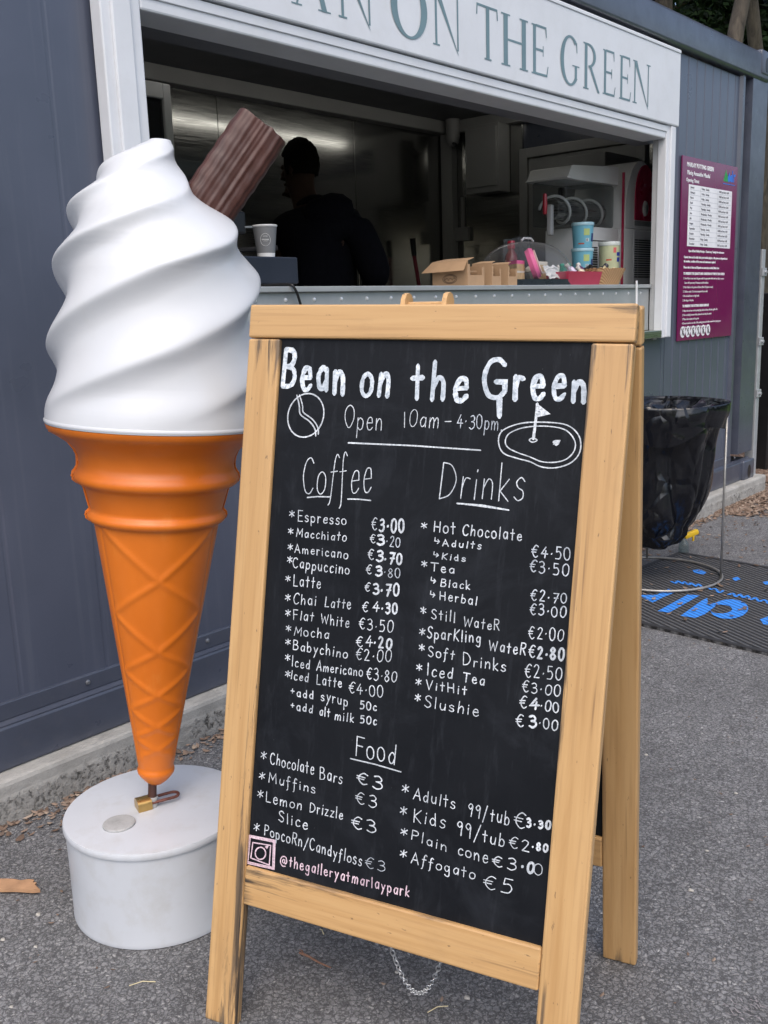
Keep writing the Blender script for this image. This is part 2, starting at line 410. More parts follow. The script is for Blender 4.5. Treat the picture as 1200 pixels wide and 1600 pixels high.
TEXT = [('coffee_lettering', 'Espresso', 0.1186, 0.3711, 0.2127, 0.3696, 0.018, 0.0021),
('coffee_lettering', '€', 0.26, 0.3736, 0.2702, 0.3734, 0.0212, 0.0021),
('coffee_lettering', '3·00', 0.2744, 0.3752, 0.319, 0.3723, 0.0211, 0.0036),
('coffee_lettering', 'Macchiato', 0.1177, 0.3985, 0.2148, 0.3973, 0.0145, 0.0021),
('coffee_lettering', '€', 0.2594, 0.3949, 0.2691, 0.3945, 0.0149, 0.0021),
('coffee_lettering', '3', 0.272, 0.3962, 0.2857, 0.3961, 0.0169, 0.0036),
('coffee_lettering', '·20', 0.2885, 0.3976, 0.3142, 0.3975, 0.0168, 0.0015),
('coffee_lettering', 'Americano', 0.1169, 0.4259, 0.22, 0.4268, 0.0155, 0.0021),
('coffee_lettering', '€', 0.2575, 0.4228, 0.2686, 0.4229, 0.0162, 0.0021),
('coffee_lettering', '3', 0.2729, 0.4249, 0.2852, 0.4249, 0.0186, 0.0036),
('coffee_lettering', '·70', 0.2881, 0.4271, 0.3192, 0.4262, 0.0186, 0.0036),
('coffee_lettering', 'Cappuccino', 0.1145, 0.4523, 0.2249, 0.4529, 0.0171, 0.0021),
('coffee_lettering', '€', 0.2558, 0.4477, 0.2663, 0.447, 0.0162, 0.0021),
('coffee_lettering', '3', 0.2734, 0.4487, 0.2857, 0.4481, 0.0154, 0.0036),
('coffee_lettering', '·80', 0.2885, 0.449, 0.3183, 0.4486, 0.0161, 0.0015),
('coffee_lettering', 'Latte', 0.1184, 0.4845, 0.1722, 0.4828, 0.0194, 0.0021),
('coffee_lettering', '€', 0.2554, 0.478, 0.2653, 0.4768, 0.015, 0.0021),
('coffee_lettering', '3', 0.2716, 0.4796, 0.2826, 0.479, 0.0174, 0.0036),
('coffee_lettering', '·70', 0.2849, 0.4805, 0.3185, 0.4784, 0.0186, 0.0036),
('coffee_lettering', 'Chai', 0.12, 0.5157, 0.1658, 0.513, 0.0181, 0.0021),
('coffee_lettering', 'Latte', 0.1824, 0.513, 0.2322, 0.5105, 0.0179, 0.0021),
('coffee_lettering', '€', 0.2533, 0.5116, 0.2644, 0.5107, 0.018, 0.0021),
('coffee_lettering', '4', 0.2726, 0.5092, 0.285, 0.5088, 0.0175, 0.0026),
('coffee_lettering', '·30', 0.2891, 0.5095, 0.3176, 0.5079, 0.0179, 0.0036),
('coffee_lettering', 'Flat', 0.123, 0.5428, 0.1627, 0.5409, 0.0168, 0.0021),
('coffee_lettering', 'White', 0.1774, 0.542, 0.2313, 0.542, 0.0166, 0.0021),
('coffee_lettering', '€3·50', 0.2501, 0.542, 0.3126, 0.5402, 0.0188, 0.0021),
('coffee_lettering', 'Mocha', 0.1265, 0.5698, 0.1944, 0.5668, 0.0156, 0.0021),
('coffee_lettering', '€4', 0.2474, 0.5721, 0.2773, 0.5686, 0.0176, 0.0024),
('coffee_lettering', '·20', 0.2793, 0.5693, 0.312, 0.5671, 0.0175, 0.0036),
('coffee_lettering', 'Babychino', 0.1261, 0.5955, 0.2323, 0.595, 0.0171, 0.0021),
('coffee_lettering', '€2·00', 0.2478, 0.5942, 0.3132, 0.5894, 0.0189, 0.0021),
('coffee_lettering', 'Iced', 0.1262, 0.6239, 0.1618, 0.6242, 0.0169, 0.0021),
('coffee_lettering', 'Americano', 0.1751, 0.6248, 0.2633, 0.6206, 0.0169, 0.0021),
('coffee_lettering', '€3·80', 0.2705, 0.624, 0.3253, 0.6216, 0.019, 0.0021),
('coffee_lettering', 'Iced', 0.1259, 0.6468, 0.161, 0.6471, 0.0146, 0.0021),
('coffee_lettering', 'Latte', 0.1769, 0.6484, 0.2258, 0.6457, 0.0167, 0.0021),
('coffee_lettering', '€4·00', 0.2391, 0.6525, 0.303, 0.6509, 0.019, 0.0021),
('coffee_lettering', '+add', 0.1281, 0.6752, 0.1731, 0.6751, 0.0141, 0.0024),
('coffee_lettering', 'syrup', 0.1876, 0.6739, 0.2395, 0.6755, 0.0174, 0.0021),
('coffee_lettering', '50c', 0.2627, 0.6767, 0.2931, 0.6748, 0.0138, 0.0026),
('coffee_lettering', '+add', 0.13, 0.6994, 0.1735, 0.699, 0.0141, 0.0024),
('coffee_lettering', 'alt', 0.1868, 0.7006, 0.2071, 0.6999, 0.0149, 0.0024),
('coffee_lettering', 'milk', 0.2165, 0.7027, 0.2527, 0.7007, 0.0153, 0.0021),
('coffee_lettering', '50c', 0.2646, 0.7006, 0.295, 0.6983, 0.0138, 0.0026),
('coffee_lettering', '*', 0.1012, 0.3656, 0.1119, 0.3655, 0.0104, 0.0022),
('coffee_lettering', '*', 0.1011, 0.3954, 0.1118, 0.3952, 0.0104, 0.0022),
('coffee_lettering', '*', 0.1023, 0.423, 0.1131, 0.4227, 0.0104, 0.0022),
('coffee_lettering', '*', 0.1029, 0.4457, 0.1136, 0.4453, 0.0104, 0.0022),
('coffee_lettering', '*', 0.1015, 0.4781, 0.1122, 0.4776, 0.0104, 0.0022),
('coffee_lettering', '*', 0.1041, 0.5124, 0.1149, 0.5118, 0.0104, 0.0022),
('coffee_lettering', '*', 0.1061, 0.5384, 0.1169, 0.5378, 0.0104, 0.0022),
('coffee_lettering', '*', 0.1096, 0.5642, 0.1204, 0.5636, 0.0104, 0.0022),
('coffee_lettering', '*', 0.1106, 0.5883, 0.1213, 0.5876, 0.0104, 0.0022),
('coffee_lettering', '*', 0.1121, 0.616, 0.1229, 0.6152, 0.0104, 0.0022),
('coffee_lettering', '*', 0.1143, 0.6447, 0.1251, 0.6438, 0.0104, 0.0022),
('drinks_lettering', 'Hot', 0.3712, 0.3659, 0.4087, 0.3662, 0.0181, 0.0024),
('drinks_lettering', 'Chocolate', 0.4202, 0.3666, 0.5192, 0.3665, 0.0179, 0.0024),
('drinks_lettering', '↳', 0.374, 0.3854, 0.3831, 0.3852, 0.0097, 0.0021),
('drinks_lettering', 'Adults', 0.3885, 0.3876, 0.4541, 0.3865, 0.0111, 0.0023),
('drinks_lettering', '↳', 0.3737, 0.4076, 0.3831, 0.4073, 0.0097, 0.0021),
('drinks_lettering', 'Kids', 0.3889, 0.4089, 0.4292, 0.409, 0.0106, 0.0023),
('drinks_lettering', '€4·50', 0.5367, 0.3893, 0.5978, 0.3896, 0.0181, 0.0018),
('drinks_lettering', '€3·50', 0.535, 0.4129, 0.5974, 0.4133, 0.0181, 0.0018),
('drinks_lettering', 'Tea', 0.3711, 0.4303, 0.4125, 0.4299, 0.0145, 0.0021),
('drinks_lettering', '↳', 0.3727, 0.4502, 0.3821, 0.4499, 0.0102, 0.0021),
('drinks_lettering', 'Black', 0.3899, 0.4531, 0.441, 0.4526, 0.0133, 0.0021),
('drinks_lettering', '↳', 0.3732, 0.4729, 0.3823, 0.4726, 0.0102, 0.0021),
('drinks_lettering', 'Herbal', 0.3903, 0.475, 0.4543, 0.4762, 0.0145, 0.0021),
('drinks_lettering', '€2·70', 0.5406, 0.4579, 0.5975, 0.4559, 0.0162, 0.0018),
('drinks_lettering', '€3·00', 0.5411, 0.4789, 0.5981, 0.4778, 0.0167, 0.0018),
('drinks_lettering', 'Still', 0.3781, 0.5079, 0.4201, 0.5084, 0.017, 0.0021),
('drinks_lettering', 'WateR', 0.4344, 0.5125, 0.4944, 0.5116, 0.0155, 0.0021),
('drinks_lettering', '€2·00', 0.5423, 0.5175, 0.5971, 0.5137, 0.0186, 0.0021),
('drinks_lettering', 'SparKling', 0.3733, 0.54, 0.4654, 0.536, 0.0182, 0.0024),
('drinks_lettering', 'WateR', 0.4798, 0.5447, 0.5397, 0.5442, 0.0175, 0.0024),
('drinks_lettering', '€', 0.5447, 0.5466, 0.5554, 0.5459, 0.0198, 0.0026),
('drinks_lettering', '2·80', 0.5583, 0.5469, 0.6004, 0.5434, 0.0174, 0.0036),
('drinks_lettering', 'Soft', 0.3775, 0.5699, 0.4231, 0.5687, 0.0161, 0.0021),
('drinks_lettering', 'Drinks', 0.4382, 0.575, 0.5099, 0.5748, 0.0187, 0.0021),
('drinks_lettering', '€2·50', 0.5408, 0.5783, 0.5997, 0.5741, 0.0196, 0.0021),
('drinks_lettering', 'Iced', 0.3781, 0.6008, 0.4231, 0.6004, 0.0183, 0.0024),
('drinks_lettering', 'Tea', 0.4403, 0.6013, 0.4769, 0.6022, 0.0153, 0.0024),
('drinks_lettering', '€3·00', 0.5388, 0.6017, 0.5994, 0.5997, 0.0173, 0.0021),
('drinks_lettering', 'VitHit', 0.3781, 0.6236, 0.4488, 0.6218, 0.0141, 0.0024),
('drinks_lettering', '€', 0.5369, 0.6286, 0.5488, 0.627, 0.0192, 0.0024),
('drinks_lettering', '4', 0.5536, 0.6269, 0.5678, 0.6252, 0.0175, 0.0036),
('drinks_lettering', '·00', 0.5696, 0.6265, 0.5992, 0.6249, 0.0167, 0.0026),
('drinks_lettering', 'Slushie', 0.3771, 0.6534, 0.4715, 0.653, 0.0183, 0.0021),
('drinks_lettering', '€', 0.5337, 0.6581, 0.5464, 0.6565, 0.0206, 0.0024),
('drinks_lettering', '3', 0.5547, 0.655, 0.5666, 0.6541, 0.0186, 0.0036),
('drinks_lettering', '·00', 0.5694, 0.6541, 0.5995, 0.6524, 0.0174, 0.0024),
('drinks_lettering', '*', 0.3486, 0.3621, 0.3591, 0.3621, 0.0102, 0.0023),
('drinks_lettering', '*', 0.3544, 0.4248, 0.3649, 0.4247, 0.0102, 0.0023),
('drinks_lettering', '*', 0.3589, 0.5015, 0.3694, 0.5012, 0.0102, 0.0023),
('drinks_lettering', '*', 0.359, 0.5365, 0.3696, 0.5361, 0.0103, 0.0023),
('drinks_lettering', '*', 0.3611, 0.5624, 0.3716, 0.5619, 0.0103, 0.0023),
('drinks_lettering', '*', 0.3592, 0.5954, 0.3697, 0.5947, 0.0103, 0.0023),
('drinks_lettering', '*', 0.3592, 0.6192, 0.3698, 0.6185, 0.0103, 0.0023),
('drinks_lettering', '*', 0.36, 0.6459, 0.3706, 0.6451, 0.0103, 0.0023),
('heading_lettering', 'Bean', 0.0681, 0.1389, 0.1914, 0.1492, 0.061, 0.0088),
('heading_lettering', 'on', 0.2218, 0.1491, 0.2742, 0.1512, 0.0588, 0.0082),
('heading_lettering', 'the', 0.3147, 0.1532, 0.4103, 0.1506, 0.0622, 0.0088),
('heading_lettering', 'G', 0.4357, 0.1478, 0.4786, 0.1481, 0.0603, 0.0088),
('heading_lettering', 'reen', 0.4881, 0.1454, 0.6014, 0.1463, 0.0566, 0.0085),
('opening_hours_lettering', 'Open', 0.1954, 0.207, 0.2666, 0.2069, 0.0352, 0.0018),
('opening_hours_lettering', '10am', 0.3039, 0.1997, 0.367, 0.1976, 0.0264, 0.0017),
('opening_hours_lettering', '-', 0.3773, 0.197, 0.3886, 0.1965, 0.024, 0.002),
('opening_hours_lettering', '4·30pm.', 0.3977, 0.1956, 0.4743, 0.1979, 0.0229, 0.0014),
('coffee_lettering', 'Coffee', 0.1224, 0.324, 0.2546, 0.3118, 0.0658, 0.0022),
('drinks_lettering', 'Drinks', 0.3745, 0.3103, 0.5171, 0.306, 0.0569, 0.0022),
('food_lettering', 'Food', 0.2599, 0.7558, 0.3343, 0.7595, 0.0353, 0.0026),
('food_lettering', 'Chocolate', 0.0958, 0.8027, 0.1841, 0.8044, 0.0208, 0.0021),
('food_lettering', 'Bars', 0.1958, 0.8096, 0.2389, 0.8096, 0.0203, 0.0021),
('food_lettering', '€3', 0.2656, 0.8012, 0.3142, 0.8055, 0.0207, 0.0027),
('food_lettering', 'Muffins', 0.0955, 0.8363, 0.1894, 0.8362, 0.0168, 0.0021),
('food_lettering', '€3', 0.267, 0.8361, 0.3061, 0.8376, 0.0195, 0.0021),
('food_lettering', 'Lemon', 0.0923, 0.8719, 0.1651, 0.8718, 0.0184, 0.0021),
('food_lettering', 'Drizzle', 0.1808, 0.8709, 0.245, 0.8702, 0.018, 0.0021),
('food_lettering', 'Slice', 0.1204, 0.9002, 0.179, 0.9026, 0.019, 0.0024),
('food_lettering', '€3', 0.2623, 0.8801, 0.3095, 0.8806, 0.0215, 0.0025),
('food_lettering', 'PopcoRn/Candyfloss', 0.0939, 0.9313, 0.2861, 0.9415, 0.0192, 0.0021),
('food_lettering', '€3', 0.2929, 0.9419, 0.3303, 0.9414, 0.019, 0.0012),
('food_lettering', '*', 0.0761, 0.7974, 0.0885, 0.7963, 0.0123, 0.0022),
('food_lettering', '*', 0.0751, 0.834, 0.0875, 0.8328, 0.0123, 0.0022),
('food_lettering', '*', 0.074, 0.8672, 0.0865, 0.8659, 0.0123, 0.0022),
('food_lettering', '*', 0.0712, 0.9286, 0.0837, 0.9271, 0.0123, 0.0022),
('social_handle_lettering', '@thegalleryatmarlaypark', 0.1297, 0.9755, 0.3759, 0.9719, 0.0183, 0.0026),
('ice_cream_lettering', 'Adults', 0.3704, 0.8078, 0.4439, 0.8095, 0.0197, 0.0021),
('ice_cream_lettering', '99/tub', 0.4647, 0.8148, 0.5354, 0.8154, 0.0211, 0.0021),
('ice_cream_lettering', '€', 0.542, 0.8159, 0.5615, 0.8168, 0.0259, 0.002),
('ice_cream_lettering', '3·30', 0.5635, 0.8115, 0.6006, 0.807, 0.0126, 0.0034),
('ice_cream_lettering', 'Kids', 0.3734, 0.8459, 0.4293, 0.844, 0.0217, 0.0021),
('ice_cream_lettering', '99/tub', 0.4492, 0.8501, 0.5303, 0.8522, 0.0213, 0.0021),
('ice_cream_lettering', '€2', 0.5375, 0.8505, 0.5715, 0.8504, 0.0189, 0.0021),
('ice_cream_lettering', '·80', 0.5747, 0.8461, 0.5995, 0.8432, 0.0121, 0.0032),
('ice_cream_lettering', 'Plain', 0.3717, 0.8752, 0.4355, 0.8816, 0.0168, 0.0021),
('ice_cream_lettering', 'cone', 0.4541, 0.8822, 0.5056, 0.8846, 0.0193, 0.0021),
('ice_cream_lettering', '€3', 0.5132, 0.8852, 0.5525, 0.8849, 0.0178, 0.0021),
('ice_cream_lettering', '·0', 0.5597, 0.8841, 0.58, 0.8815, 0.0169, 0.0045),
('ice_cream_lettering', '0', 0.5807, 0.8837, 0.5944, 0.8827, 0.0168, 0.0018),
('ice_cream_lettering', 'Affogato', 0.3748, 0.9139, 0.4863, 0.9156, 0.0178, 0.0021),
('ice_cream_lettering', '€5', 0.5006, 0.9248, 0.5484, 0.9243, 0.022, 0.002),
('ice_cream_lettering', '*', 0.3492, 0.8014, 0.362, 0.8003, 0.0124, 0.0023),
('ice_cream_lettering', '*', 0.3486, 0.8383, 0.3615, 0.837, 0.0124, 0.0023),
('ice_cream_lettering', '*', 0.3521, 0.8721, 0.3649, 0.8707, 0.0124, 0.0023),
('ice_cream_lettering', '*', 0.3542, 0.9087, 0.367, 0.9072, 0.0124, 0.0023)]
DRAW=[('drinks_lettering', [(0.408, 0.3169), (0.4415, 0.3178), (0.4949, 0.3207)], 0.0022, False),
('heading_lettering', [(0.4654, 0.1477), (0.4676, 0.1748)], 0.0088, False),
('opening_hours_lettering', [(0.2058, 0.2312), (0.3196, 0.2292), (0.4408, 0.2299)], 0.0024, False),
('coffee_lettering', [(0.1345, 0.3293), (0.1548, 0.3261), (0.1789, 0.3248)], 0.0022, False),
('coffee_lettering', [(0.2121, 0.3257), (0.2344, 0.3244), (0.255, 0.3248)], 0.0022, False),
('drinks_lettering', [(0.4085, 0.3172), (0.4503, 0.3167), (0.4941, 0.3206)], 0.0024, False),
('coffee_bean_drawing', [(0.1555, 0.187), (0.1531, 0.1992), (0.1472, 0.2103), (0.1384, 0.2191), (0.1276, 0.2246), (0.116, 0.2262), (0.1049, 0.2238), (0.0954, 0.2175), (0.0887, 0.208), (0.0854, 0.1963), (0.086, 0.1839), (0.0904, 0.1719), (0.0981, 0.1618), (0.1082, 0.1547), (0.1196, 0.1513), (0.131, 0.1519), (0.1413, 0.1565), (0.1493, 0.1645), (0.1542, 0.175)], 0.0024, True),
('coffee_bean_drawing', [(0.1004, 0.1549), (0.1065, 0.1722), (0.11, 0.1875), (0.1285, 0.1985), (0.14, 0.2107), (0.1427, 0.2229)], 0.0024, False),
('coffee_bean_drawing', [(0.1057, 0.1542), (0.1129, 0.1719), (0.1156, 0.1836), (0.134, 0.1946), (0.1456, 0.2079), (0.1476, 0.2196)], 0.0022, False),
('golf_hole_drawing', [(0.4692, 0.2132), (0.4752, 0.1965), (0.5034, 0.1843), (0.5412, 0.1807), (0.5764, 0.1836), (0.5962, 0.1995), (0.5994, 0.222), (0.588, 0.2395), (0.5655, 0.2492), (0.5421, 0.2498), (0.5225, 0.2428), (0.5005, 0.2386), (0.478, 0.2315)], 0.002, True),
('golf_hole_drawing', [(0.4804, 0.2126), (0.4863, 0.2006), (0.5087, 0.1906), (0.5417, 0.1867), (0.5724, 0.1902), (0.5888, 0.2044), (0.591, 0.2202), (0.5806, 0.2345), (0.5626, 0.2411), (0.5414, 0.2416), (0.5219, 0.2354), (0.4998, 0.2293), (0.4851, 0.2226)], 0.0018, True),
('golf_hole_drawing', [(0.5271, 0.1528), (0.5267, 0.1777), (0.5253, 0.2074)], 0.0042, False),
('golf_hole_drawing', [(0.5287, 0.1555), (0.5457, 0.1672), (0.5282, 0.1721)], 0.003, True),
('golf_hole_drawing', [(0.5301, 0.1614), (0.5391, 0.1665), (0.5298, 0.1683)], 0.005, False),
('golf_hole_drawing', [(0.5188, 0.2096), (0.5243, 0.206), (0.5312, 0.2089), (0.5248, 0.2125)], 0.0018, True),
('golf_hole_drawing', [(0.5596, 0.2106), (0.5624, 0.2109), (0.5621, 0.2123)], 0.008, False),
('food_lettering', [(0.2518, 0.7636), (0.2977, 0.7645), (0.3454, 0.768)], 0.0022, False),
('social_handle_lettering', [(0.063, 0.9396), (0.1164, 0.9365), (0.1183, 0.9871), (0.0617, 0.9898)], 0.003, True),
('social_handle_lettering', [(0.0662, 0.942), (0.1137, 0.9395), (0.1154, 0.9847), (0.0645, 0.987)], 0.002, True),
('social_handle_lettering', [(0.072, 0.9501), (0.1087, 0.9469), (0.1085, 0.9825), (0.0699, 0.9786)], 0.0022, True),
('social_handle_lettering', [(0.0996, 0.9633), (0.099, 0.9678), (0.0967, 0.9721), (0.0931, 0.9752), (0.0888, 0.9767), (0.0845, 0.9763), (0.081, 0.9741), (0.0789, 0.9704), (0.0785, 0.9659), (0.08, 0.9614), (0.0831, 0.9577), (0.0871, 0.9553), (0.0915, 0.9547), (0.0955, 0.9561), (0.0983, 0.9591)], 0.0024, True),
('social_handle_lettering', [(0.0993, 0.9516), (0.1019, 0.951), (0.1014, 0.9527)], 0.004, False)]
MATP=[[(3.542, 1.557), (3.549, 1.498), (3.611, 1.488), (3.719, 1.494), (3.799, 1.504), (3.749, 1.53), (3.831, 1.569), (3.771, 1.571)], [(3.545, 1.657), (3.554, 1.611), (3.846, 1.608), (3.83, 1.654)], [(3.705, 1.82), (3.64, 1.723), (3.734, 1.722), (3.84, 1.708), (3.864, 1.757), (3.751, 1.759)], [(4.207, 1.798), (4.241, 1.777), (4.207, 1.73), (4.163, 1.726), (4.17, 1.773)], [(4.176, 1.598), (4.213, 1.588), (4.18, 1.561), (4.137, 1.57)], [(4.192, 1.468), (4.224, 1.447), (4.18, 1.419), (4.159, 1.444)], [(3.674, 1.289), (3.725, 1.277), (3.694, 1.241), (3.635, 1.227), (3.622, 1.257)]]
MATR=([(3.774, 1.373), (3.744, 1.365), (3.713, 1.361), (3.683, 1.36), (3.657, 1.364), (3.634, 1.371), (3.617, 1.381), (3.605, 1.394), (3.601, 1.41), (3.603, 1.426), (3.612, 1.443), (3.627, 1.46), (3.648, 1.476), (3.674, 1.49), (3.703, 1.501), (3.735, 1.508), (3.766, 1.511), (3.796, 1.511), (3.823, 1.506), (3.845, 1.496), (3.86, 1.484), (3.869, 1.469), (3.869, 1.452), (3.862, 1.434), (3.848, 1.416), (3.828, 1.399), (3.803, 1.385)], [(3.738, 1.425), (3.724, 1.421), (3.71, 1.419), (3.696, 1.42), (3.683, 1.422), (3.671, 1.427), (3.662, 1.434), (3.655, 1.442), (3.651, 1.451), (3.651, 1.461), (3.654, 1.471), (3.66, 1.48), (3.668, 1.489), (3.68, 1.496), (3.692, 1.502), (3.707, 1.505), (3.721, 1.506), (3.735, 1.505), (3.748, 1.501), (3.759, 1.495), (3.767, 1.487), (3.772, 1.478), (3.774, 1.469), (3.773, 1.458), (3.768, 1.448), (3.76, 1.439), (3.75, 1.431)])
MATS=[[(3.975, 1.796), (3.958, 1.769), (3.997, 1.775), (3.969, 1.741), (4.001, 1.747), (3.969, 1.711), (4.002, 1.714), (3.967, 1.679), (4.001, 1.68), (3.965, 1.646), (3.997, 1.634), (3.957, 1.608), (3.974, 1.592), (3.93, 1.558), (3.966, 1.554)], [(3.921, 1.514), (3.95, 1.505), (3.913, 1.479), (3.954, 1.475), (3.914, 1.448), (3.951, 1.442), (3.907, 1.413), (3.944, 1.405), (3.9, 1.377), (3.933, 1.366), (3.896, 1.338)]]
# ------------------------------------------------------------------ ground
def sheet(name, x0, x1, y0, y1, z, m):
    o = MB().poly([(x0, y0, z), (x1, y0, z), (x1, y1, z), (x0, y1, z)]).build(name, m, origin=(0, 0, z)); o['kind'] = 'structure'; return o
sheet('asphalt_ground', -60, 60, -60, 60, 0, mat_asphalt())
g = N('grass_ground'); g.set(Base_Color=g.mix(g.noise(3, 6), (.06, .13, .02), (.13, .24, .04)), Roughness=.9); g.bump(g.noise(120, 4), .8, .02)
sheet('lawn', 9.5, 58, -20, 9, .008, g.m)
sheet('lawn', -58, 58, -58, -9, .008, g.m)
g = N('bark_mulch'); f = g.voro(26, vec=g.vec((1, 1.7, 1)), out=1)
g.set(Base_Color=g.mix(g.noise(40, 5), (.05, .03, .02), (.26, .16, .11)), Roughness=.95); g.bump(g.sep(f)[0], .8, .02)
sheet('mulch_ground', 6.6, 9.5, 2.0, 7, .006, g.m)
sheet('woodland_floor', 6.3, 58, 9, 58, .006, g.m)

# ------------------------------------------------------------------ kiosk container
D = 2.28
XR, XL = 6.2, .12
slate = mat_slate()
slate2 = paint('slate steel', (.060, .069, .097), .34, 0, .15, 8, .05, 40, .25, .35, (.12, .12, .13))
white = paint('white powder coat', (.66, .68, .71), .38, 0, .05, 5, 0, 60, .18, 0, (.45, .44, .40))
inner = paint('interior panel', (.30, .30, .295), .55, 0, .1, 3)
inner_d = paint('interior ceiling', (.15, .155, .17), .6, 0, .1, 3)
steel = mat_steel('brushed steel lining', (.40, .40, .39), .15)
steel_c = paint('counter steel', (.40, .42, .42), .40, .35, .10, 5, .02, 60, .15)
black = paint('black plastic', (.012, .012, .014), .4)
kiosk = thing('kiosk_container', (3.1, D+1.2, .11), 'long slate grey steel cabin with a wide white framed serving hatch', 'kiosk')
concrete = mat_concrete()
pl = MB().box((-.2, D-.055, -.02), (6.33, D+.3, .112), .012)
tag(pl.build('concrete_plinth', concrete), 'rough pale concrete footing strip under the slate grey cabin', 'plinth')

def wall_panel(x0, x1, z0, z1, y, pitch=.105, dep=.004):
    mb = MB(); xs = []
    x = x0
    while x < x1-.02:
        xs += [(x, 0), (min(x+pitch-.016, x1-.012), 0), (min(x+pitch-.011, x1-.008), dep), (min(x+pitch-.005, x1-.004), dep)]; x += pitch
    xs.append((x1, 0)); a = None
    for px, d in xs:
        b = (mb.bm.verts.new((px, y+d, z0)), mb.bm.verts.new((px, y+d, z1)))
        if a: mb.bm.faces.new((a[0], b[0], b[1], a[1]))
        a = b
    return mb
wall_panel(XL, 1.575, .285, 2.49, D+.03,   .26, .0012).build('wall_panel', slate, kiosk, recalc=False)
wall_panel(4.94, 5.90, .285, 2.49, D+.03).build('wall_panel', slate, kiosk, recalc=False)
mb = MB()
for a, b in ((1.575, 3.1), (3.104, 4.90), (4.904, 4.94)): mb.box((a, D+.031, .285), (b, D+.07, 1.07), .001, 1)
mb.build('wall_panel', slate, kiosk)
# bottom rail with its bolted flashing strip
mb = MB().box((XL, D, .112), (XR, D+.10, .232), .008)
mb.poly([(XL, D+.004, .233), (XR, D+.004, .233), (XR, D+.028, .243), (XL, D+.028, .243)])
mb.build('bottom_rail', slate2, kiosk)
MB().box((XL, D+.019, .240), (5.9, D+.06, .287), .003).build('flashing_strip', slate2, kiosk)
bz_ = paint('bolt zinc', (.22, .23, .25), .4, .6); b0 = None
for i in range(14):
    x = .5+i*.42
    if b0:
        b_ = b0.copy(); link(b_); b_.location.x += i*.42; continue
    b0 = MB().lathe([(.0075, 0), (.0075, .003), (.004, .005), (.004, .007), (0, .007)], 10, Matrix.Translation((x, D+.02, .266)) @ Matrix.Rotation(PI/2, 4, 'X')).build('bolt', bz_, kiosk, True)
# top rail
mb = MB().box((XL, D-.012, 2.50), (XR-.01, D+.13, 2.655), .018, 3); mb.build('top_rail', slate2, kiosk, True)
MB().box((XL, D+.06, 2.60), (XR, D+2.40, 2.64)).build('roof', slate2, kiosk)
# corner posts: fluted recess, post, castings with a black oval plate as the hole's shade
mb = MB().poly([(5.83, D+.031, .287), (5.845, D+.012, .287), (5.875, D+.012, .287), (5.885, D+.075, .287), (5.955, D+.075, .287), (5.965, D+.002, .287), (6.20, D+.002, .287), (6.20, D+.2, .287), (5.83, D+.2, .287)], (0, 0, 2.22))
mb.build('corner_post', slate2, kiosk)
MB().box((XL-.02, D+.002, .287), (XL+.17, D+.2, 2.50), .01).build('corner_post', slate2, kiosk)
for z0, z1 in ((.105, .235), (2.53, 2.668)):
    c = MB().box((6.04, D-.016, z0), (6.215, D+.16, z1), .012, 3).build('corner_casting', slate2, kiosk, True)
    zc = (z0+z1)/2-.01
    ov = [(6.125+.026*math.cos(t), D-.0175, zc+.042*math.sin(t)) for t in [2*PI*i/24 for i in range(24)]]
    MB().poly(ov, (0, .002, 0)).build('hole_shade_plate', black, c)  # solid black oval stands in for the shade inside the hole
# side and back walls of the cabin, floor, ceiling
MB().box((6.08, D+.2, .2), (6.2, D+2.4, 2.6)).build('side_wall', slate2, kiosk)
MB().box((XL, D+.2, .2), (XL+.1, D+2.4, 2.6)).build('side_wall', slate2, kiosk)
MB().box((XL, D+2.36, .2), (XR, D+2.42, 2.6)).build('back_wall', slate2, kiosk)
MB().box((XL+.1, D+.07, .16), (6.08, D+2.36, .2)).build('floor', paint('vinyl floor', (.10, .10, .105), .5), kiosk)
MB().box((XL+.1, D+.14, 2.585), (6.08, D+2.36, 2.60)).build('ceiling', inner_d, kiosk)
mb = MB()
for a, b in ((.25, 1.4), (1.404, 2.62), (2.624, 3.88), (3.884, 5.05), (5.054, 6.0)): mb.box((a, D+2.332, .2), (b, D+2.357, 2.52), .001, 1)
mb.build('steel_lining', steel, kiosk)
mb = MB().box((.25, D+2.25, 2.50), (6.0, D+2.36, 2.585), .006); mb.build('cornice', inner, kiosk)
MB().box((6.0, D+.16, 2.50), (6.08, D+2.36, 2.584), .006).build('cornice', inner, kiosk)
mb = MB()
for a, b in ((3.93, 4.62), (2.5, 3.0)): mb.box((6.055, a, .2), (6.078, b, 2.50), .001, 1)
mb.build('steel_lining', steel, kiosk)
mb = MB().box((5.985, 4.50, .2), (6.054, 4.60, 2.5), .004)
mb.build('corner_column', inner, kiosk)
dr = MB().box((6.035, 3.05, .2), (6.077, 3.865, 2.25), .004).build('door', paint('door grey', (.28, .285, .28), .5), kiosk)
MB().obox(Matrix.Translation((6.02, 3.60, 1.98)), (.03, .025, .12), .008).build('door_closer', black, dr)
mb = MB()
for a, b, c, d in ((3.87, 3.935, .2, 2.32), (2.98, 3.045, .2, 2.32), (3.045, 3.87, 2.255, 2.32)): mb.box((6.02, a, c), (6.08, b, d), .005)
mb.build('door_frame', inner, kiosk)
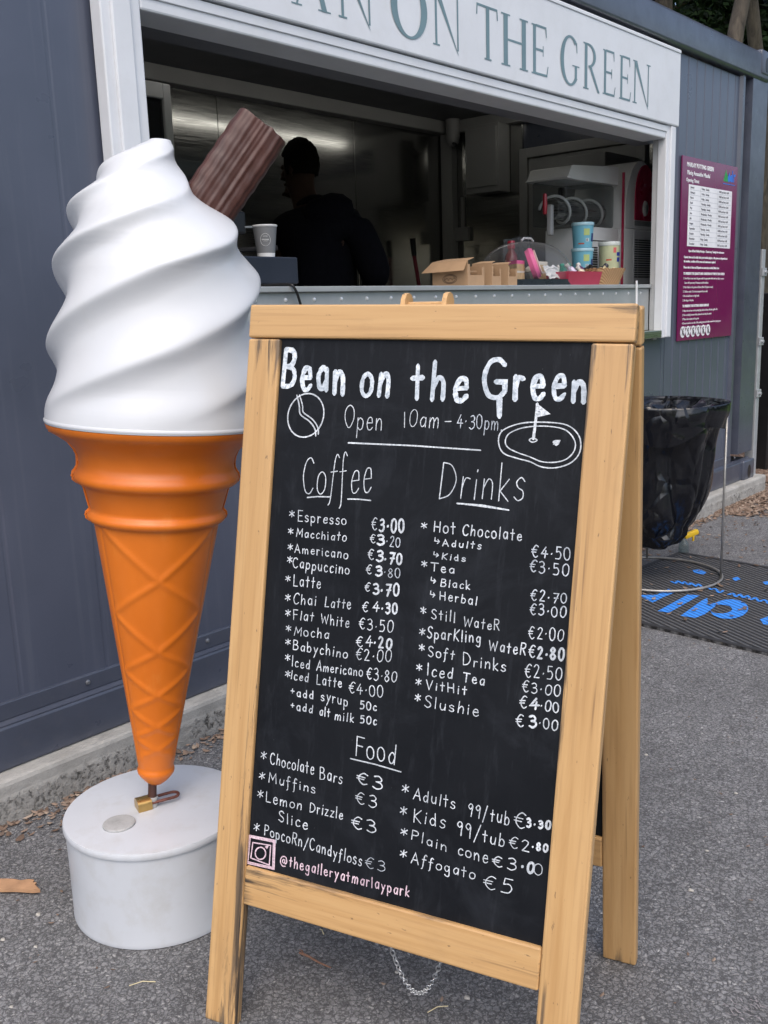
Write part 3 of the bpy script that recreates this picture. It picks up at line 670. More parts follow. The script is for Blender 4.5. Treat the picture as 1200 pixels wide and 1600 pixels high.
# hatch frame: stepped white jambs, reveals, lintel, sill
mb = MB()
jl, jr = pix(228, 120, 1, D-.03).x, pix(1040, 300, 1, D-.03).x; jo = pix(1056, 300, 1, D-.04).x
for x0, x1, s in ((pix(170, 120, 1, D-.04).x, jl, 1), (jr, jo+.012, -1)):
    mb = MB()
    o, i = (x0, x1) if s > 0 else (x1, x0)
    mb.box((x0, D-.028, 1.06), (x1, D+.018, 2.12), .004)
    a, b = sorted((o+s*.028, i-s*.035)); mb.box((a, D-.0385, 1.063), (b, D-.027, 2.103), .004)
    mb.build('hatch_jamb', white, kiosk)
grey = paint('grey reveal', (.42, .43, .44), .45)
MB().box((jr+.006, D+.019, 1.05), (jr+.045, D+.048, 2.06), .003).build('shutter_guide', grey, kiosk)
MB().box((jl-.045, D+.019, 1.05), (jl-.006, D+.048, 2.06), .003).build('shutter_guide', grey, kiosk)
mb = MB().box((jl+.0015, D-.026, 2.040), (jr-.0015, D+.10, 2.1035), .006).box((jl+.0015, D-.031, 2.072), (jr-.0015, D-.0265, 2.100), .002)
mb.build('shutter_box', white, kiosk)
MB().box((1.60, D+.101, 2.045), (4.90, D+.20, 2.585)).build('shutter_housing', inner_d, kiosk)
MB().box((jl+.001, D-.03, 1.062), (jr-.001, D+.045, 1.10), .003).build('sill', mat_steel('sill metal', (.42, .45, .38), .3), kiosk)
ct = MB().box((jl+.003, D+.047, 1.102), (jr-.003, D+.060, 1.315), .001, 1).box((jl+.003, D+.03, 1.316), (jr-.003, D+.0615, 1.3345), .003).box((jl-.5, D+.062, 1.316), (jr+.5, D+.56, 1.335), .003).build('counter', steel_c, kiosk)
rv = MB().lathe([(.007, 0), (.006, .003), (0, .005)], 10, Matrix.Translation((1.80, D+.047, 1.292)) @ Matrix.Rotation(PI/2, 4, 'X')).build('rivet', paint('rivet', (.8, .8, .8), .3, .5), ct, True)
for i in range(1, 23):
    r_ = rv.copy(); link(r_); r_.location.x += i*.131
# ceiling lamp strip hidden behind the shutter housing, seen only as a streak in the steel
e = N('lamp tube'); e.set(Base_Color=(.8, .8, .75), Emission_Color=(1, .96, .86), Emission_Strength=LAMPE)
cl = thing('ceiling_lamp', (4.0, 3.70, 2.584), 'slim lit batten lamp on the cabin ceiling, seen as a streak in the back wall', 'lamp')
MB().box((2.2, 3.67, 2.560), (5.98, 3.73, 2.5845), .003).build('batten', white, cl)
MB().cyl((2.25, 3.70, 2.543), (5.93, 3.70, 2.543), .0165).build('tube', e.m, cl, True)

# ------------------------------------------------------------------ fascia sign with serif capitals
Y0 = D-.042
fs = thing('fascia_sign', (3.27, Y0, 2.10), 'long white board lettered BEAN ON THE GREEN above the hatch', 'sign')
MB().box((1.56, Y0, 2.105), (pix(1063, 140, 1, Y0).x, D-.014, 2.468), .006).build('panel', white, fs)
MB().box((1.565, Y0-.004, 2.448), (pix(1063, 140, 1, Y0).x-.006, Y0-.0005, 2.462), .002, 1).build('drip_edge', white, fs)
teal = paint('grey teal vinyl', (.15, .235, .265), .5)
lm = [MB()]; LZ = [0]
def lp(pts, x0, w, zb=2.157, h=.185):
    LZ[0] = (LZ[0]+1) % 9; y = Y0-.0008-LZ[0]*.00012
    lm[0].poly([(x0+p[0]*w, y, zb+p[1]*h) for p in pts])
def stem(x0, w, a, b=0, c=1, t=.165, serif=True):
    lp([(a, b), (a+t, b), (a+t, c), (a, c)], x0, w)
    if serif:
        for yy in (b, c): s = .028; lp([(a-.085, yy if yy == b else yy-s), (a+t+.085, yy if yy == b else yy-s), (a+t+.085, yy+s if yy == b else yy), (a-.085, yy+s if yy == b else yy)], x0, w)
def bar(x0, w, a, b, y, t=.045): lp([(a, y), (b, y), (b, y+t), (a, y+t)], x0, w)
def arc(x0, w, cx, cy, rx, ry, a0, a1, tx=.15, ty=.045, n=26):
    for i in range(n):
        q = []
        for a, k in ((a0+(a1-a0)*i/n, 0), (a0+(a1-a0)*(i+1)/n, 0), (a0+(a1-a0)*(i+1)/n, 1), (a0+(a1-a0)*i/n, 1)):
            t = math.radians(a); q.append((cx+(rx-tx*k)*math.cos(t), cy+(ry-ty*k)*math.sin(t)))
        y = Y0-.0022; lm[0].poly([(x0+p[0]*w, y, 2.157+p[1]*.185) for p in q])
def L_E(x, w): stem(x, w, .1); bar(x, w, .24, .86, .965); bar(x, w, .24, .70, .49); bar(x, w, .24, .92, 0); lp([(.80, .965), (.86, .965), (.88, .80), (.84, .80)], x, w); lp([(.86, .035), (.92, .035), (.98, .22), (.94, .22)], x, w); lp([(.66, .40), (.70, .40), (.70, .61), (.66, .61)], x, w)
def L_N(x, w): stem(x, w, .06, t=.075); stem(x, w, .86, b=.0, t=.055, serif=False); lp([(.77, .972), (1.01, .972), (1.01, 1), (.77, 1)], x, w); lp([(.02, 1), (.20, 1), (.915, -.09), (.86, -.04)], x, w)
def L_O(x, w): arc(x, w, .5, .5, .5, .53, 0, 360, .175, .045, 40)
def L_T(x, w): stem(x, w, .43); bar(x, w, .0, 1.0, .965); lp([(0, .965), (.05, .965), (.03, .80), (-.02, .80)], x, w); lp([(.95, .965), (1, .965), (1.02, .80), (.97, .80)], x, w)
def L_H(x, w): stem(x, w, .08); stem(x, w, .78); bar(x, w, .22, .78, .49)
def L_G(x, w): arc(x, w, .5, .5, .5, .53, 48, 318, .175, .045, 34); lp([(.74, .06), (.86, .13), (.86, .42), (.74, .42)], x, w); bar(x, w, .62, .98, .40, .025); lp([(.80, .88), (.85, .92), (.87, .70), (.83, .70)], x, w)
def L_R(x, w): stem(x, w, .08); arc(x, w, .30, .74, .46, .26, -90, 90, .15, .045, 18); lp([(.21, .965), (.31, .965), (.31, 1), (.21, 1)], x, w); lp([(.36, .49), (.50, .51), (1.02, -.02), (.90, -.02)], x, w)
def L_B(x, w): stem(x, w, .08); arc(x, w, .36, .765, .38, .235, -90, 90, .15, .045, 18); arc(x, w, .36, .265, .48, .265, -90, 90, .16, .045, 18); bar(x, w, .2, .37, .965); bar(x, w, .2, .37, .5); bar(x, w, .2, .37, 0)
def L_A(x, w): lp([(.44, 1.02), (.54, 1.02), (.95, 0), (.80, 0)], x, w); lp([(.45, .98), (.49, .98), (.14, 0), (.09, 0)], x, w); bar(x, w, .24, .72, .34); bar(x, w, -.02, .26, 0, .022); bar(x, w, .70, 1.05, 0, .022)
for f, a, b in ((L_B, 1.835, 1.965), (L_E, 2.015, 2.135), (L_A, 2.200, 2.358), (L_N, 2.405, 2.565), (L_O, 2.655, 2.850), (L_N, 2.885, 3.045), (L_T, 3.145, 3.28),
                (L_H, 3.305, 3.485), (L_E, 3.515, 3.645), (L_G, 3.735, 3.895), (L_R, 3.925, 4.065), (L_E, 4.095, 4.215), (L_E, 4.248, 4.365), (L_N, 4.385, 4.555)):
    lm[0] = MB(); f(a, b-a); lm[0].build('letter', teal, fs)

# ------------------------------------------------------------------ purple notice
Yp = D+.022; x0, x1, z0, z1 = 5.075, 5.825, 1.030, 1.995
nb = thing('notice_board', ((x0+x1)/2, Yp, z0), 'purple putting green notice with a white opening times table, on the cabin wall', 'sign')
pur = paint('purple print', (.165, .008, .085), .16, 0, .04, 3, 0, 60, 0, .5)
MB().box((x0, Yp-.004, z0), (x1, Yp+.004, z1), .001, 1).build('panel', pur, nb)
wp = paint('white print', (.82, .82, .84), .35)
tx0, tx1, tz0, tz1 = x0+.085, x1-.075, 1.535, 1.855
MB().box((tx0, Yp-.0052, tz0), (tx1, Yp-.0042, tz1)).build('timetable', wp, nb)
def TM(x, z, dy=.0047): return Matrix.Translation((x, Yp-dy, z)) @ Matrix.Rotation(PI/2, 4, 'X')
wt = []; bt = []
def wtx(s, x, z, sz, bold=.0, sx=1.0): wt.append(text_mesh(s, sz, TM(x, z), None, '', None, ext=.0003, bold=bold, sx=sx))
def btx(s, x, z, sz, sx=1.0): bt.append(text_mesh(s, sz, TM(x, z, .0057), None, '', None, ext=.0003, sx=sx))
wtx('MARLAY PUTTING GREEN', x0+.055, 1.945, .030, .0012, 1.0); wtx('Pl\u00e1s\u00f3g Amasaithe Mharla\u00ed', x0+.06, 1.905, .029, .0008); wtx('Opening Times:', x0+.05, 1.868, .026, .0006)
mon = 'January February March April May June July August September October November December'.split()
day = ['Friday - Sunday']*3+['Thursday - Sunday']*2+['Wednesday - Monday']*3+['Thursday - Sunday']*2+['Friday - Sunday']*2
rh = (tz1-tz0)/12; gl = MB()
for i, (m, d) in enumerate(zip(mon, day)):
    z = tz1-rh*(i+1)+.008
    btx(m, tx0+.02, z, .0165); btx(d, tx0+.165, z, .0165); btx('10.00 Last Entry 16.00', tx0+.40, z, .0165, .95)
    if i: gl.box((tx0+.01, Yp-.0057, z-.008+rh), (tx1-.01, Yp-.0053, z-.0068+rh))
for xx in (tx0+.15, tx0+.385): gl.box((xx, Yp-.006, tz0+.01), (xx+.0012, Yp-.0058, tz1-.01))
gl.build('table_rules', paint('rule grey', (.35, .36, .4), .5), nb)
z = 1.505
for s, dx, sz, bd, gap in (('Open all Bank Holiday Mondays - Closed every Tuesday for maintenance', .105, .0165, .0006, .033),
    ('Opening times and the daily ticket price includes playing on the greens are dependent on', .05, .0165, .0006, .0225), ('the weather, condition of the greens and maintenance required', .05, .0165, .0006, .032),
    ('Please refer to Rates and Etiquette on course sign overleaf, fitting times', .05, .0165, .0006, .033), ('TO PRESERVE THE QUALITY AND CONDITION OF THE PUTTING GREEN', .05, .0172, .0009, .025),
    ('1. New Players must enter the game with the appropriate ticket and one ball per person', .05, .0155, 0, .0235), ('Game will open every 10 minutes to ticket holders', .065, .0155, 0, .0235),
    ('2. Max 4 balls on the green at all times (Max 2/3 players a team)', .05, .0155, 0, .0235), ('3. Children under 12 to be accompanied by an adult', .05, .0155, 0, .0235), ('4. No football boots or high heels', .05, .0155, 0, .0235),
    ('5. No dogs or bicycles', .05, .0155, 0, .031), ('TO PRESERVE THE PUTTING GREEN SURFACE', .05, .0172, .0009, .025), ('1. Please do not lean on the putting flag sticks and keep off other golfers line', .05, .0155, 0, .0225),
    ('2. No re-reading between holes, please do not drag the putter', .05, .0155, 0, .0225), ('3. Please do not jump on the green', .05, .0155, 0, .0225), ('4. Do not stand to one side of the putting green and walk around when playing game', .05, .0155, 0, .0225),
    ('5. Children should be putting from the lowest green only', .05, .0155, 0, .0225), ('6. Please respect the quality surface', .05, .0155, 0, .0225)):
    m = text_mesh(s, sz, TM(x0+dx, z), None, '', None, ext=.0003, bold=bd)
    w_ = max(v.co.x for v in m.vertices)-(x0+dx); lim = (x1-.04)-(x0+dx)
    if w_ > lim:
        for v in m.vertices: v.co.x = x0+dx+(v.co.x-x0-dx)*lim/w_
    wt.append(m); z -= gap
join_meshes(wt, 'lettering', wp, nb); join_meshes(bt, 'timetable_lettering', paint('ink', (.05, .05, .07), .5), nb)
for i in range(6):
    cx = x0+.062+i*.068; cz = 1.077
    c = MB().poly([(cx+.031*math.cos(t), Yp-.0043, cz+.031*math.sin(t)) for t in [2*PI*k/28 for k in range(28)]], (0, -.0008, 0)).build('pictogram', wp, nb)
    mb = MB(); Y = Yp-.0056
    mb.poly([(cx+.006*math.cos(t)+.003, Y, cz+.016+.006*math.sin(t)) for t in [2*PI*k/12 for k in range(12)]])
    sgn = (1, -1, 1, -1, 1, 1)[i]
    mb.poly([(cx-.007, Y, cz+.008), (cx+.008, Y, cz+.008), (cx+.011*sgn, Y, cz-.020), (cx+.004*sgn, Y, cz-.020), (cx, Y, cz-.006), (cx-.007*sgn, Y, cz-.02), (cx-.012*sgn, Y, cz-.018)])
    mb.poly([(cx-.024, Y-.0003, cz+.018), (cx-.019, Y-.0003, cz+.022), (cx+.023, Y-.0003, cz-.018), (cx+.018, Y-.0003, cz-.022)])
    mb.build('figure', paint('ink dark', (.05, .03, .04), .5), c)
lx, lz = x1-.205, 1.905
grn = paint('logo green', (.03, .30, .07), .4); blu = paint('logo blue', (.03, .17, .62), .4)
q = MB(); q.poly([(lx, Yp-.0045, lz), (lx+.033, Yp-.0045, lz+.066), (lx+.066, Yp-.0045, lz)])
q.poly([(lx+.02, Yp-.0055, lz-.001), (lx+.048, Yp-.0055, lz+.045), (lx+.075, Yp-.0055, lz-.001)]); q.build('emblem', grn, nb)
q = MB(); q.poly([(lx+.062, Yp-.006, lz+.03)]+[(lx+.076+.018*math.sin(t), Yp-.006, lz+.016-.018*math.cos(t)) for t in [-2+4*k/10 for k in range(11)]]+[(lx+.080, Yp-.006, lz+.052)])
q.poly([(lx+.112+.02*math.cos(t), Yp-.0045, lz+.020+.02*math.sin(t)) for t in [2*PI*k/20 for k in range(20)]]); q.box((lx+.124, Yp-.0052, lz+.001), (lx+.134, Yp-.0047, lz+.065))
q.box((lx+.142, Yp-.0052, lz+.001), (lx+.152, Yp-.0047, lz+.045)); q.poly([(lx+.142, Yp-.006, lz+.030), (lx+.150, Yp-.006, lz+.045), (lx+.170, Yp-.006, lz+.046), (lx+.170, Yp-.006, lz+.036)])
q.box((lx-.004, Yp-.0052, lz-.016), (lx+.165, Yp-.0047, lz-.012)); q.build('emblem', blu, nb)
# ------------------------------------------------------------------ A-board menu
EU = Vector((0.2799091650567952, -0.9595837379634036, -0.02915320142608419))
EV = Vector((-0.18760476038914323, -0.024891953421771983, -0.981929144355223))
EN = Vector((-0.9415175586235979, -0.2803202463095208, 0.18698996313286356))
BO = Vector((1.1516998140063717, 1.310858938674102, 1.2672871673842658))
BW = .66796; FW = .0634; FT = .0599; TH = .024
def bp(u, v, d=0): return BO+EU*u+EV*v+EN*d
base = (bp(BW/2, 1.28)+Vector((.2, .05, 0))); base.z = 0
ab = thing('menu_board', base, 'wooden A-frame chalkboard hand lettered with coffee, drinks and food prices', 'menu board')
def front(name, u0, u1, v0, v1, mat, up=True, d0=0, t=TH, bev=.0035):
    c = bp((u0+u1)/2, (v0+v1)/2, d0-t/2)
    if up: return plank(name, mat, ab, basis(c, EU, -EN, -EV), (u1-u0, t, v1-v0), bev)
    return plank(name, mat, ab, basis(c, EV, -EN, EU), (v1-v0, t, u1-u0), bev)
front('top_rail', -.001, BW+.001, 0, .0575, mat_wood('pine top rail', 1, ((2, .16, .34, 0, -.05, -.02), (0, .012, .032, 2, -.9, .5)), 1.0, False), False)
front('leg', 0, FW, .0595, 1.2905, mat_wood('pine left leg', 2, ((0, -.004, .030, 2, .45, -.10), (0, -.022, .020, 2, -.14, -.30), (2, .44, .60, 0, -.06, -.01), (2, -.50, -.62, 0, -1, -.9)), 1.0, True))
front('leg', BW-FW, BW, .0595, 1.2705, mat_wood('pine right leg', 3, ((2, .34, .60, 0, -.09, .03), (0, -.006, -.034, 2, -.9, .0), (2, -.30, -.40, 0, .012, -.028)), 1.0, True))
front('bottom_rail', FW+.0005, BW-FW-.0005, .9925, 1.0615, mat_wood('pine bottom rail', 5, ((2, .02, -.24, 0, .045, -.010), (0, -.012, -.033, 2, .6, -.2), (2, -.20, -.27, 0, .1, .03)), 1.0, False), False)
cbm = N('chalkboard paint')
cbn = cbm.noise(5, 7, .65); st = cbm.noise(9, 6, .7, cbm.vec((6, 1, .9)))
cc = cbm.mix(cbm.rng(cbn, .4, .75), (.0042, .0052, .0075), (.0080, .0095, .0125)); cc = cbm.mix(cbm.rng(cbm.noise(4, 6, .7, cbm.vec((1, 1, 1), (4, 2, 1)), 1.5), .52, .72, 0, .55), cc, (.021, .024, .030)); cc = cbm.mix(cbm.rng(st, .54, .74, 0, .65), cc, (.024, .027, .033))
sp = cbm.rng(cbm.voro(48), 0, .035, 1, 0); cc = cbm.mix(cbm.math('MULTIPLY', sp, cbm.rng(cbm.noise(3, 3), .45, .65, 0, .5)), cc, (.35, .37, .39))
cbm.set(Base_Color=cc, Roughness=cbm.rng(cbn, .3, .7, .5, .66), Specular_IOR_Level=.2); cbm.bump(cbm.noise(300, 3), .08, .001)
cb = front('chalkboard', FW-.006, BW-FW+.006, .050, 1.0, cbm.m, True, -.008, .006, 0)
OFFB = -.008
def to3(u, v, z): return BO+EU*u+EV*v+EN*(OFFB+z)
chalk = mat_chalk('white chalk ink', (.72, .755, .79), (.34, .37, .40)); pinkc = mat_chalk('pink chalk ink', (.80, .62, .68), (.42, .30, .36))
fill = mat_chalk('chalk ink brushed', (.74, .79, .84), (.34, .39, .44), 190)
thin = mat_chalk('faint chalk ink', (.62, .66, .72), (.26, .29, .32))
groups = {}
for g, s, u0, v0, u1, v1, h, w in TEXT: groups.setdefault(g, ([], []))[0].append((s, (u0, v0), (u1, v1), h, w))
for g, pts, w, cl in DRAW: groups.setdefault(g, ([], []))[1].append((pts, w, cl))
SUB = cb
def to_sub(name, mb, mat):
    bm = mb.bm
    Mi = SUBM.inverted()
    for v in bm.verts: v.co = Mi @ v.co
    me = bpy.data.meshes.new(name)
    for f in bm.faces:
        f.normal_update()
        if f.normal.y > 0: f.normal_flip()
    bm.to_mesh(me); bm.free(); me.materials.append(mat); o = link(bpy.data.objects.new(name, me)); o.parent = SUB; return o
SUBM = basis(bp(BW/2, .525, -.008-.003), EU, -EN, -EV)
for g, (tx, dr) in groups.items():
    mb = MB()
    for s, a, b, h, w in tx:
        if w <= .00151 or (w == .0018 and s[0] == '\u20ac'): fb_ = MB(); write(fb_, s, a, b, h, w, to3); to_sub('faint_price', fb_, thin); continue
        write(mb, s, a, b, h, w*(.76 if w < .003 else .92), to3)
        if g == 'heading_lettering' and s != 'G': to_sub(g, mb, fill); mb = MB()
        elif s == 'G':
            for pts, w2, cl in dr: ribbon(mb, pts, w2, to3, cl)
            to_sub(g, mb, fill); mb = MB()
    if g == 'heading_lettering': continue
    for pts, w, cl in dr:
        q = [(p[0], p[1], 0) for p in pts]
        if len(q) > 3 and not (g == 'social_handle_lettering' and len(q) == 4): q = catmull(q, cl, 5)
        ribbon(mb, [(p[0], p[1]) for p in q], w, to3, cl)
    to_sub(g, mb, {'social_handle_lettering': pinkc, 'heading_lettering': fill, 'opening_hours_lettering': chalk}.get(g, chalk))
# the rear frame leans away from the hinge
T0 = bp(BW, .02, 0)-EN*.027
RF = Vector((1.519, .740, 0.0)); EVb = (RF-T0).normalized(); EUb = (EU-EVb*EU.dot(EVb)).normalized(); ENb = EVb.cross(EUb)
LB = (RF-T0).length
def bq(u, v, d=0): return T0+EUb*(u-BW)+EVb*v+ENb*d
def rear(name, u0, u1, v0, v1, mat, up=True, t=TH, d0=0, bev=.0035):
    c = bq((u0+u1)/2, (v0+v1)/2, d0-t/2)
    if up: return plank(name, mat, ab, basis(c, EUb, -ENb, -EVb), (u1-u0, t, v1-v0), bev)
    return plank(name, mat, ab, basis(c, EVb, -ENb, EUb), (v1-v0, t, u1-u0), bev)
rear('top_rail', 0, BW+.004, -.018, .040, mat_wood('pine rear top', 8, None, .92, False), False)
rear('leg', BW-FW+.004, BW+.004, .042, LB-.001, mat_wood('pine rear right leg', 6, ((2, -.5, -.62, 0, -1, -.9),), .88, False))
rear('leg', 0, FW, .042, LB-.004, mat_wood('pine rear left leg', 7, None, .88, False))
rear('bottom_rail', FW, BW-FW+.004, .955, 1.02, mat_wood('pine rear bottom rail', 9, None, .9, False), False)
rear('chalkboard', FW-.006, BW-FW+.008, .034, .962, cbm.m, True, .006, -.008, 0)
# carry handle on the top: two round-topped cheeks and a bar
hw = mat_wood('pine handle', 11, None, 1.05, False)
mb = MB()
for u in (.287, .360):
    c = bq(u, -.016, -.006)
    pr = [(-.019, -.006), (.019, -.006), (.019, .016), (.013, .026), (.003, .031), (-.008, .030), (-.015, .023), (-.019, .012)]
    mb.poly([c-EUb*.004-ENb*p[0]+Vector((0, 0, 1))*p[1] for p in pr], EUb*.008)
c0 = bq(.29, -.016, -.006)+Vector((0, 0, .010)); c1 = bq(.357, -.016, -.006)+Vector((0, 0, .010))
M = basis((c0+c1)/2, EUb, -ENb, EVb*-1); mb.obox(M, ((c1-c0).length, .012, .013), .002)
mb.build('carry_handle', hw, ab)
for u in (.09, BW-.09): MB().obox(basis(bp(u, .0, -.025), EU, -EN, -EV), (.05, .012, .0035), .001).build('hinge', paint('hinge zinc', (.5, .5, .5), .35, .8), ab)
# chain slung between front and rear bottom rails
zinc = paint('chain zinc', (.62, .63, .64), .3, .85)
A0 = bp(.322, 1.03, -TH-.006); A1 = bp(.432, 1.03, -TH-.04)
mb = MB(); n = 40; pts = []
sag = .138
for i in range(n+1):
    t = i/n; p = A0.lerp(A1, t); p.z -= sag*4*t*(1-t); pts.append(p)
for i in range(n):
    d = (pts[i+1]-pts[i]); L = d.length; d.normalize(); s1 = d.cross(Vector((0, .3, 1))).normalized(); s2 = d.cross(s1)
    a, b = (s1, s2) if i % 2 else (s2, s1); c = (pts[i]+pts[i+1])/2
    mb.tube([c+d*(L*.62*math.cos(t))+a*(.0040*math.sin(t)) for t in [2*PI*k/10 for k in range(10)]], .0013, 5, True)
mb.build('chain', zinc, ab, True, 180)

# ------------------------------------------------------------------ giant ice cream cone on its drum
CO = Vector((1.0944, 1.6525, .2162)); CA = Vector((0.06999, -0.04636, .99647)); CB = Vector((0.8308, -0.5502, -0.0840)); CN = CA.cross(CB)
if CN.dot(Vector((-1, -1.5, 0))) < 0: CN = -CN          # towards the viewer's side
def cp(s, b, n=0): return CO+CA*s+CB*b+CN*n
gel = N('white gelcoat'); gf = gel.noise(4, 6, .6)
gc = gel.mix(gel.rng(gf, .3, .7), (.56, .575, .595), (.605, .62, .64)); gc = gel.mix(gel.rng(gel.noise(55, 6, .75), .68, .78, 0, .45), gc, (.42, .40, .36))
gc = gel.mix(gel.rng(gel.noise(3.5, 7, .7, gel.vec((1, 1, .5)), 1), .55, .75, 0, .22), gc, (.40, .395, .37)); gel.set(Base_Color=gc, Roughness=gel.rng(gel.noise(9, 4), .3, .7, .30, .42), Coat_Weight=.25, Coat_Roughness=.2); gel.bump(gel.noise(14, 3), .05, .004)
orange = N('orange gelcoat'); of = orange.noise(7, 6, .6, orange.vec((1, 1, .5)))
oc = orange.mix(orange.rng(of, .3, .7), (.64, .150, .008), (.74, .185, .012)); oc = orange.mix(orange.rng(orange.noise(70, 6, .75), .66, .76, 0, .45), oc, (.20, .06, .015)); oc = orange.mix(orange.rng(orange.noise(18, 7, .7, orange.vec((1, 1, .35))), .60, .75, 0, .30), oc, (.78, .30, .06))
orange.set(Base_Color=oc, Roughness=orange.rng(of, .3, .7, .34, .48), Coat_Weight=.15, Coat_Roughness=.22); orange.bump(orange.noise(22, 3), .06, .003)
gc_t = thing('giant_ice_cream_cone', CO, 'giant fibreglass ice cream cone leaning on a white drum, with chocolate flake', 'ice cream model')
KN = [(.800, -.35), (.839, 0), (.974, 1), (1.13, 2), (1.2376, 3), (1.318, 4), (1.372, 5)]
ENV = [(.826, .2155), (.850, .2145), (.90, .2125), (.974, .2105), (1.05, .2045), (1.13, .1975), (1.175, .187), (1.2376, .152), (1.265, .122), (1.29, .095), (1.318, .074), (1.345, .048), (1.362, .030), (1.372, .012)]
AMP = [(.828, 0), (.858, .02), (.90, .09), (.95, .115), (1.06, .165), (1.19, .18), (1.28, .20), (1.34, .12), (1.372, 0)]
SH = [(1.17, 0), (1.24, -.018), (1.29, -.032), (1.32, -.032), (1.35, -.012), (1.372, .006)]
ss = lambda tab, x: (interp(tab, x-.008)+interp(tab, x)+interp(tab, x+.008))/3
def swirl(u, v):
    s = .8285+v*(1.372-.8285); th = 2*PI*u                    # th: 0 = right, pi/2 = towards viewer, pi = left
    tf = th if th < PI else th-PI
    p = (interp(KN, s-.006)+interp(KN, s+.006))/2-2*(PI-th)/PI
    f = (p+.40) % 1-.40; f = f/.80 if f < 0 else f/1.20; h = 1-(math.sqrt(math.sin(PI*f)**2+.035)-.187)/.830; h = max(0, h)**1.1
    r = ss(ENV, s)*(1-ss(AMP, s)*(1-h)*(1-.46*abs(math.sin(th))))
    if v > .999: r = .004
    return cp(s, r*math.cos(th)+ss(SH, s), r*math.sin(th))
mb = MB().grid(swirl, 192, 240, True)
mb.bm.faces.new([v for v in list(mb.bm.verts)[-192:]])
mb.lathe([(.2148, .8283), (.2166, .8315), (.2170, .8345), (.2150, .838)], 128, basis(CO, CB, CN, CA))
mb.build('ice_cream', gel.m, gc_t, True, 70)
CPROF = [(.2146, .8275), (.2125, .819), (.206, .8125), (.190, .8044), (.1715, .7915), (.1595, .778), (.1545, .7657), (.1528, .752), (.1540, .742), (.1575, .736), (.1618, .730), (.1632, .7225), (.1612, .7155), (.1550, .7105), (.1465, .7065), (.1415, .700),
         (.1318, .6635), (.1305, .6575), (.1330, .6530), (.1372, .649), (.1385, .6435), (.1368, .638), (.1318, .6335), (.1262, .631), (.1240, .6265)]
for i in range(1, 90): CPROF.append((.1240+(.0425-.1240)*i/90, .6265+(.1304-.6265)*i/90))
CPROF += [(.0425, .1304), (.0400, .112), (.0372, .0985), (.0368, .094), (.0385, .0905), (.0392, .0855), (.0380, .0800), (.0335, .0735), (.025, .0635), (.0158, .0555), (.0001, .0535)]
CR_ = [.6148, .5273, .3748, .2753, .2015, .1462, .105]
def vmap(z):                                             # crossing numbers: V at top, then each X
    ks = [(CR_[6], 5), (CR_[5], 4), (CR_[4], 3), (CR_[3], 2), (CR_[2], 1), (CR_[1], 0), (.640, -.52)]
    return interp(ks, z)
def waffle(p, t, r, z):
    if .112 < z < .628:
        a = (t-PI/2+PI) % (2*PI)-PI; a = a if abs(a) < PI/2 else PI-abs(a)
        um = 1.05; u = abs(a)/um
        v = vmap(z); zz = 2*abs(v-round(v))
        if u < 1.02:
            dist = abs(u-zz)*r*um*.62
            k = .0027*math.exp(-(dist/.0058)**2)*smoothstep(.112, .14, z)
            r2 = r+k
        else: r2 = r
        r2 -= .0018*math.exp(-((abs(a)-um*1.04)*r/.0035)**2)
        return Vector((r2*math.cos(t), r2*math.sin(t), z))
    return p
MB().lathe(CPROF, 220, basis(CO, CB, CN, CA), waffle).build('cone', orange.m, gc_t, True, 60)
# moulding flash along the left and right seam
for sg in (-1, 1):
    pts = [cp(z, sg*(r+.0015)) for r, z in CPROF[2:24]]
    MB().tube(pts, [.0028+.0022*abs(noise.noise(p*40)) for p in pts], 6).build('seam', orange.m, gc_t, True)
choc = N('chocolate paint'); cv = choc.noise(30, 6, .6, choc.vec((1, 1, .12)))
choc.set(Base_Color=choc.mix(choc.rng(cv, .35, .65), (.044, .0125, .008), (.066, .020, .013)), Roughness=choc.rng(cv, .3, .7, .40, .55), Coat_Weight=.05, Coat_Roughness=.3); choc.bump(cv, .18, .002)
f0 = cp(1.195, .055, -.03); f1 = cp(1.4165, .1995, -.03); fz = (f1-f0).normalized(); fx = CN.cross(fz).normalized(); fy = fz.cross(fx)
FL = (f1-f0).length
def flake(p, t, r, z):
    k = .0006*math.sin(t*18+1.2*math.sin(t*3))+.0005*math.sin(t*37+z*7)+.0016*noise.noise(Vector((t*7, z*9, 3)))
    sq = 1/(abs(math.cos(t))**4.5+abs(math.sin(t))**4.5)**(1/4.5)
    e = 1 if z < FL-.012 else .985
    return Vector(((r*.054*sq+k*r)*math.cos(t)*e, (r*.047*sq+k*r)*math.sin(t)*e, z+(.004*noise.noise(Vector((t*3, 1, 5))) if z > FL-.02 else 0)))
fp = [(1, 0)]+[(1+.015*math.sin(i*1.9), FL*i/24) for i in range(1, 24)]+[(1.0, FL-.004), (.985, FL), (.90, FL+.001), (.5, FL-.002), (.05, FL-.001)]
MB().lathe(fp, 160, basis(f0, fx, fy, fz), flake, True, True).build('chocolate_flake', choc.m, gc_t, True, 50)
MB().cyl(cp(-.004, -.0075), cp(.066, -.0075), .0092, None, 20).build('post', paint('brown post', (.075, .03, .022), .45, .2), gc_t, True)
MB().lathe([(.0128, -.001), (.0125, .021), (.0095, .0235)], 24, basis(cp(0, -.0075), CB, CN, CA)).build('collar', paint('grey collar', (.36, .36, .35), .6), gc_t, True)
drumw = paint('white drum paint', (.55, .575, .61), .42, 0, .07, 4, .03, 12, .55, .1, (.40, .39, .36))
CX, CY = 1.0944, 1.6525
dm = thing('cone_base_drum', (CX, CY, 0), 'squat white round drum on the asphalt carrying the giant cone', 'drum')
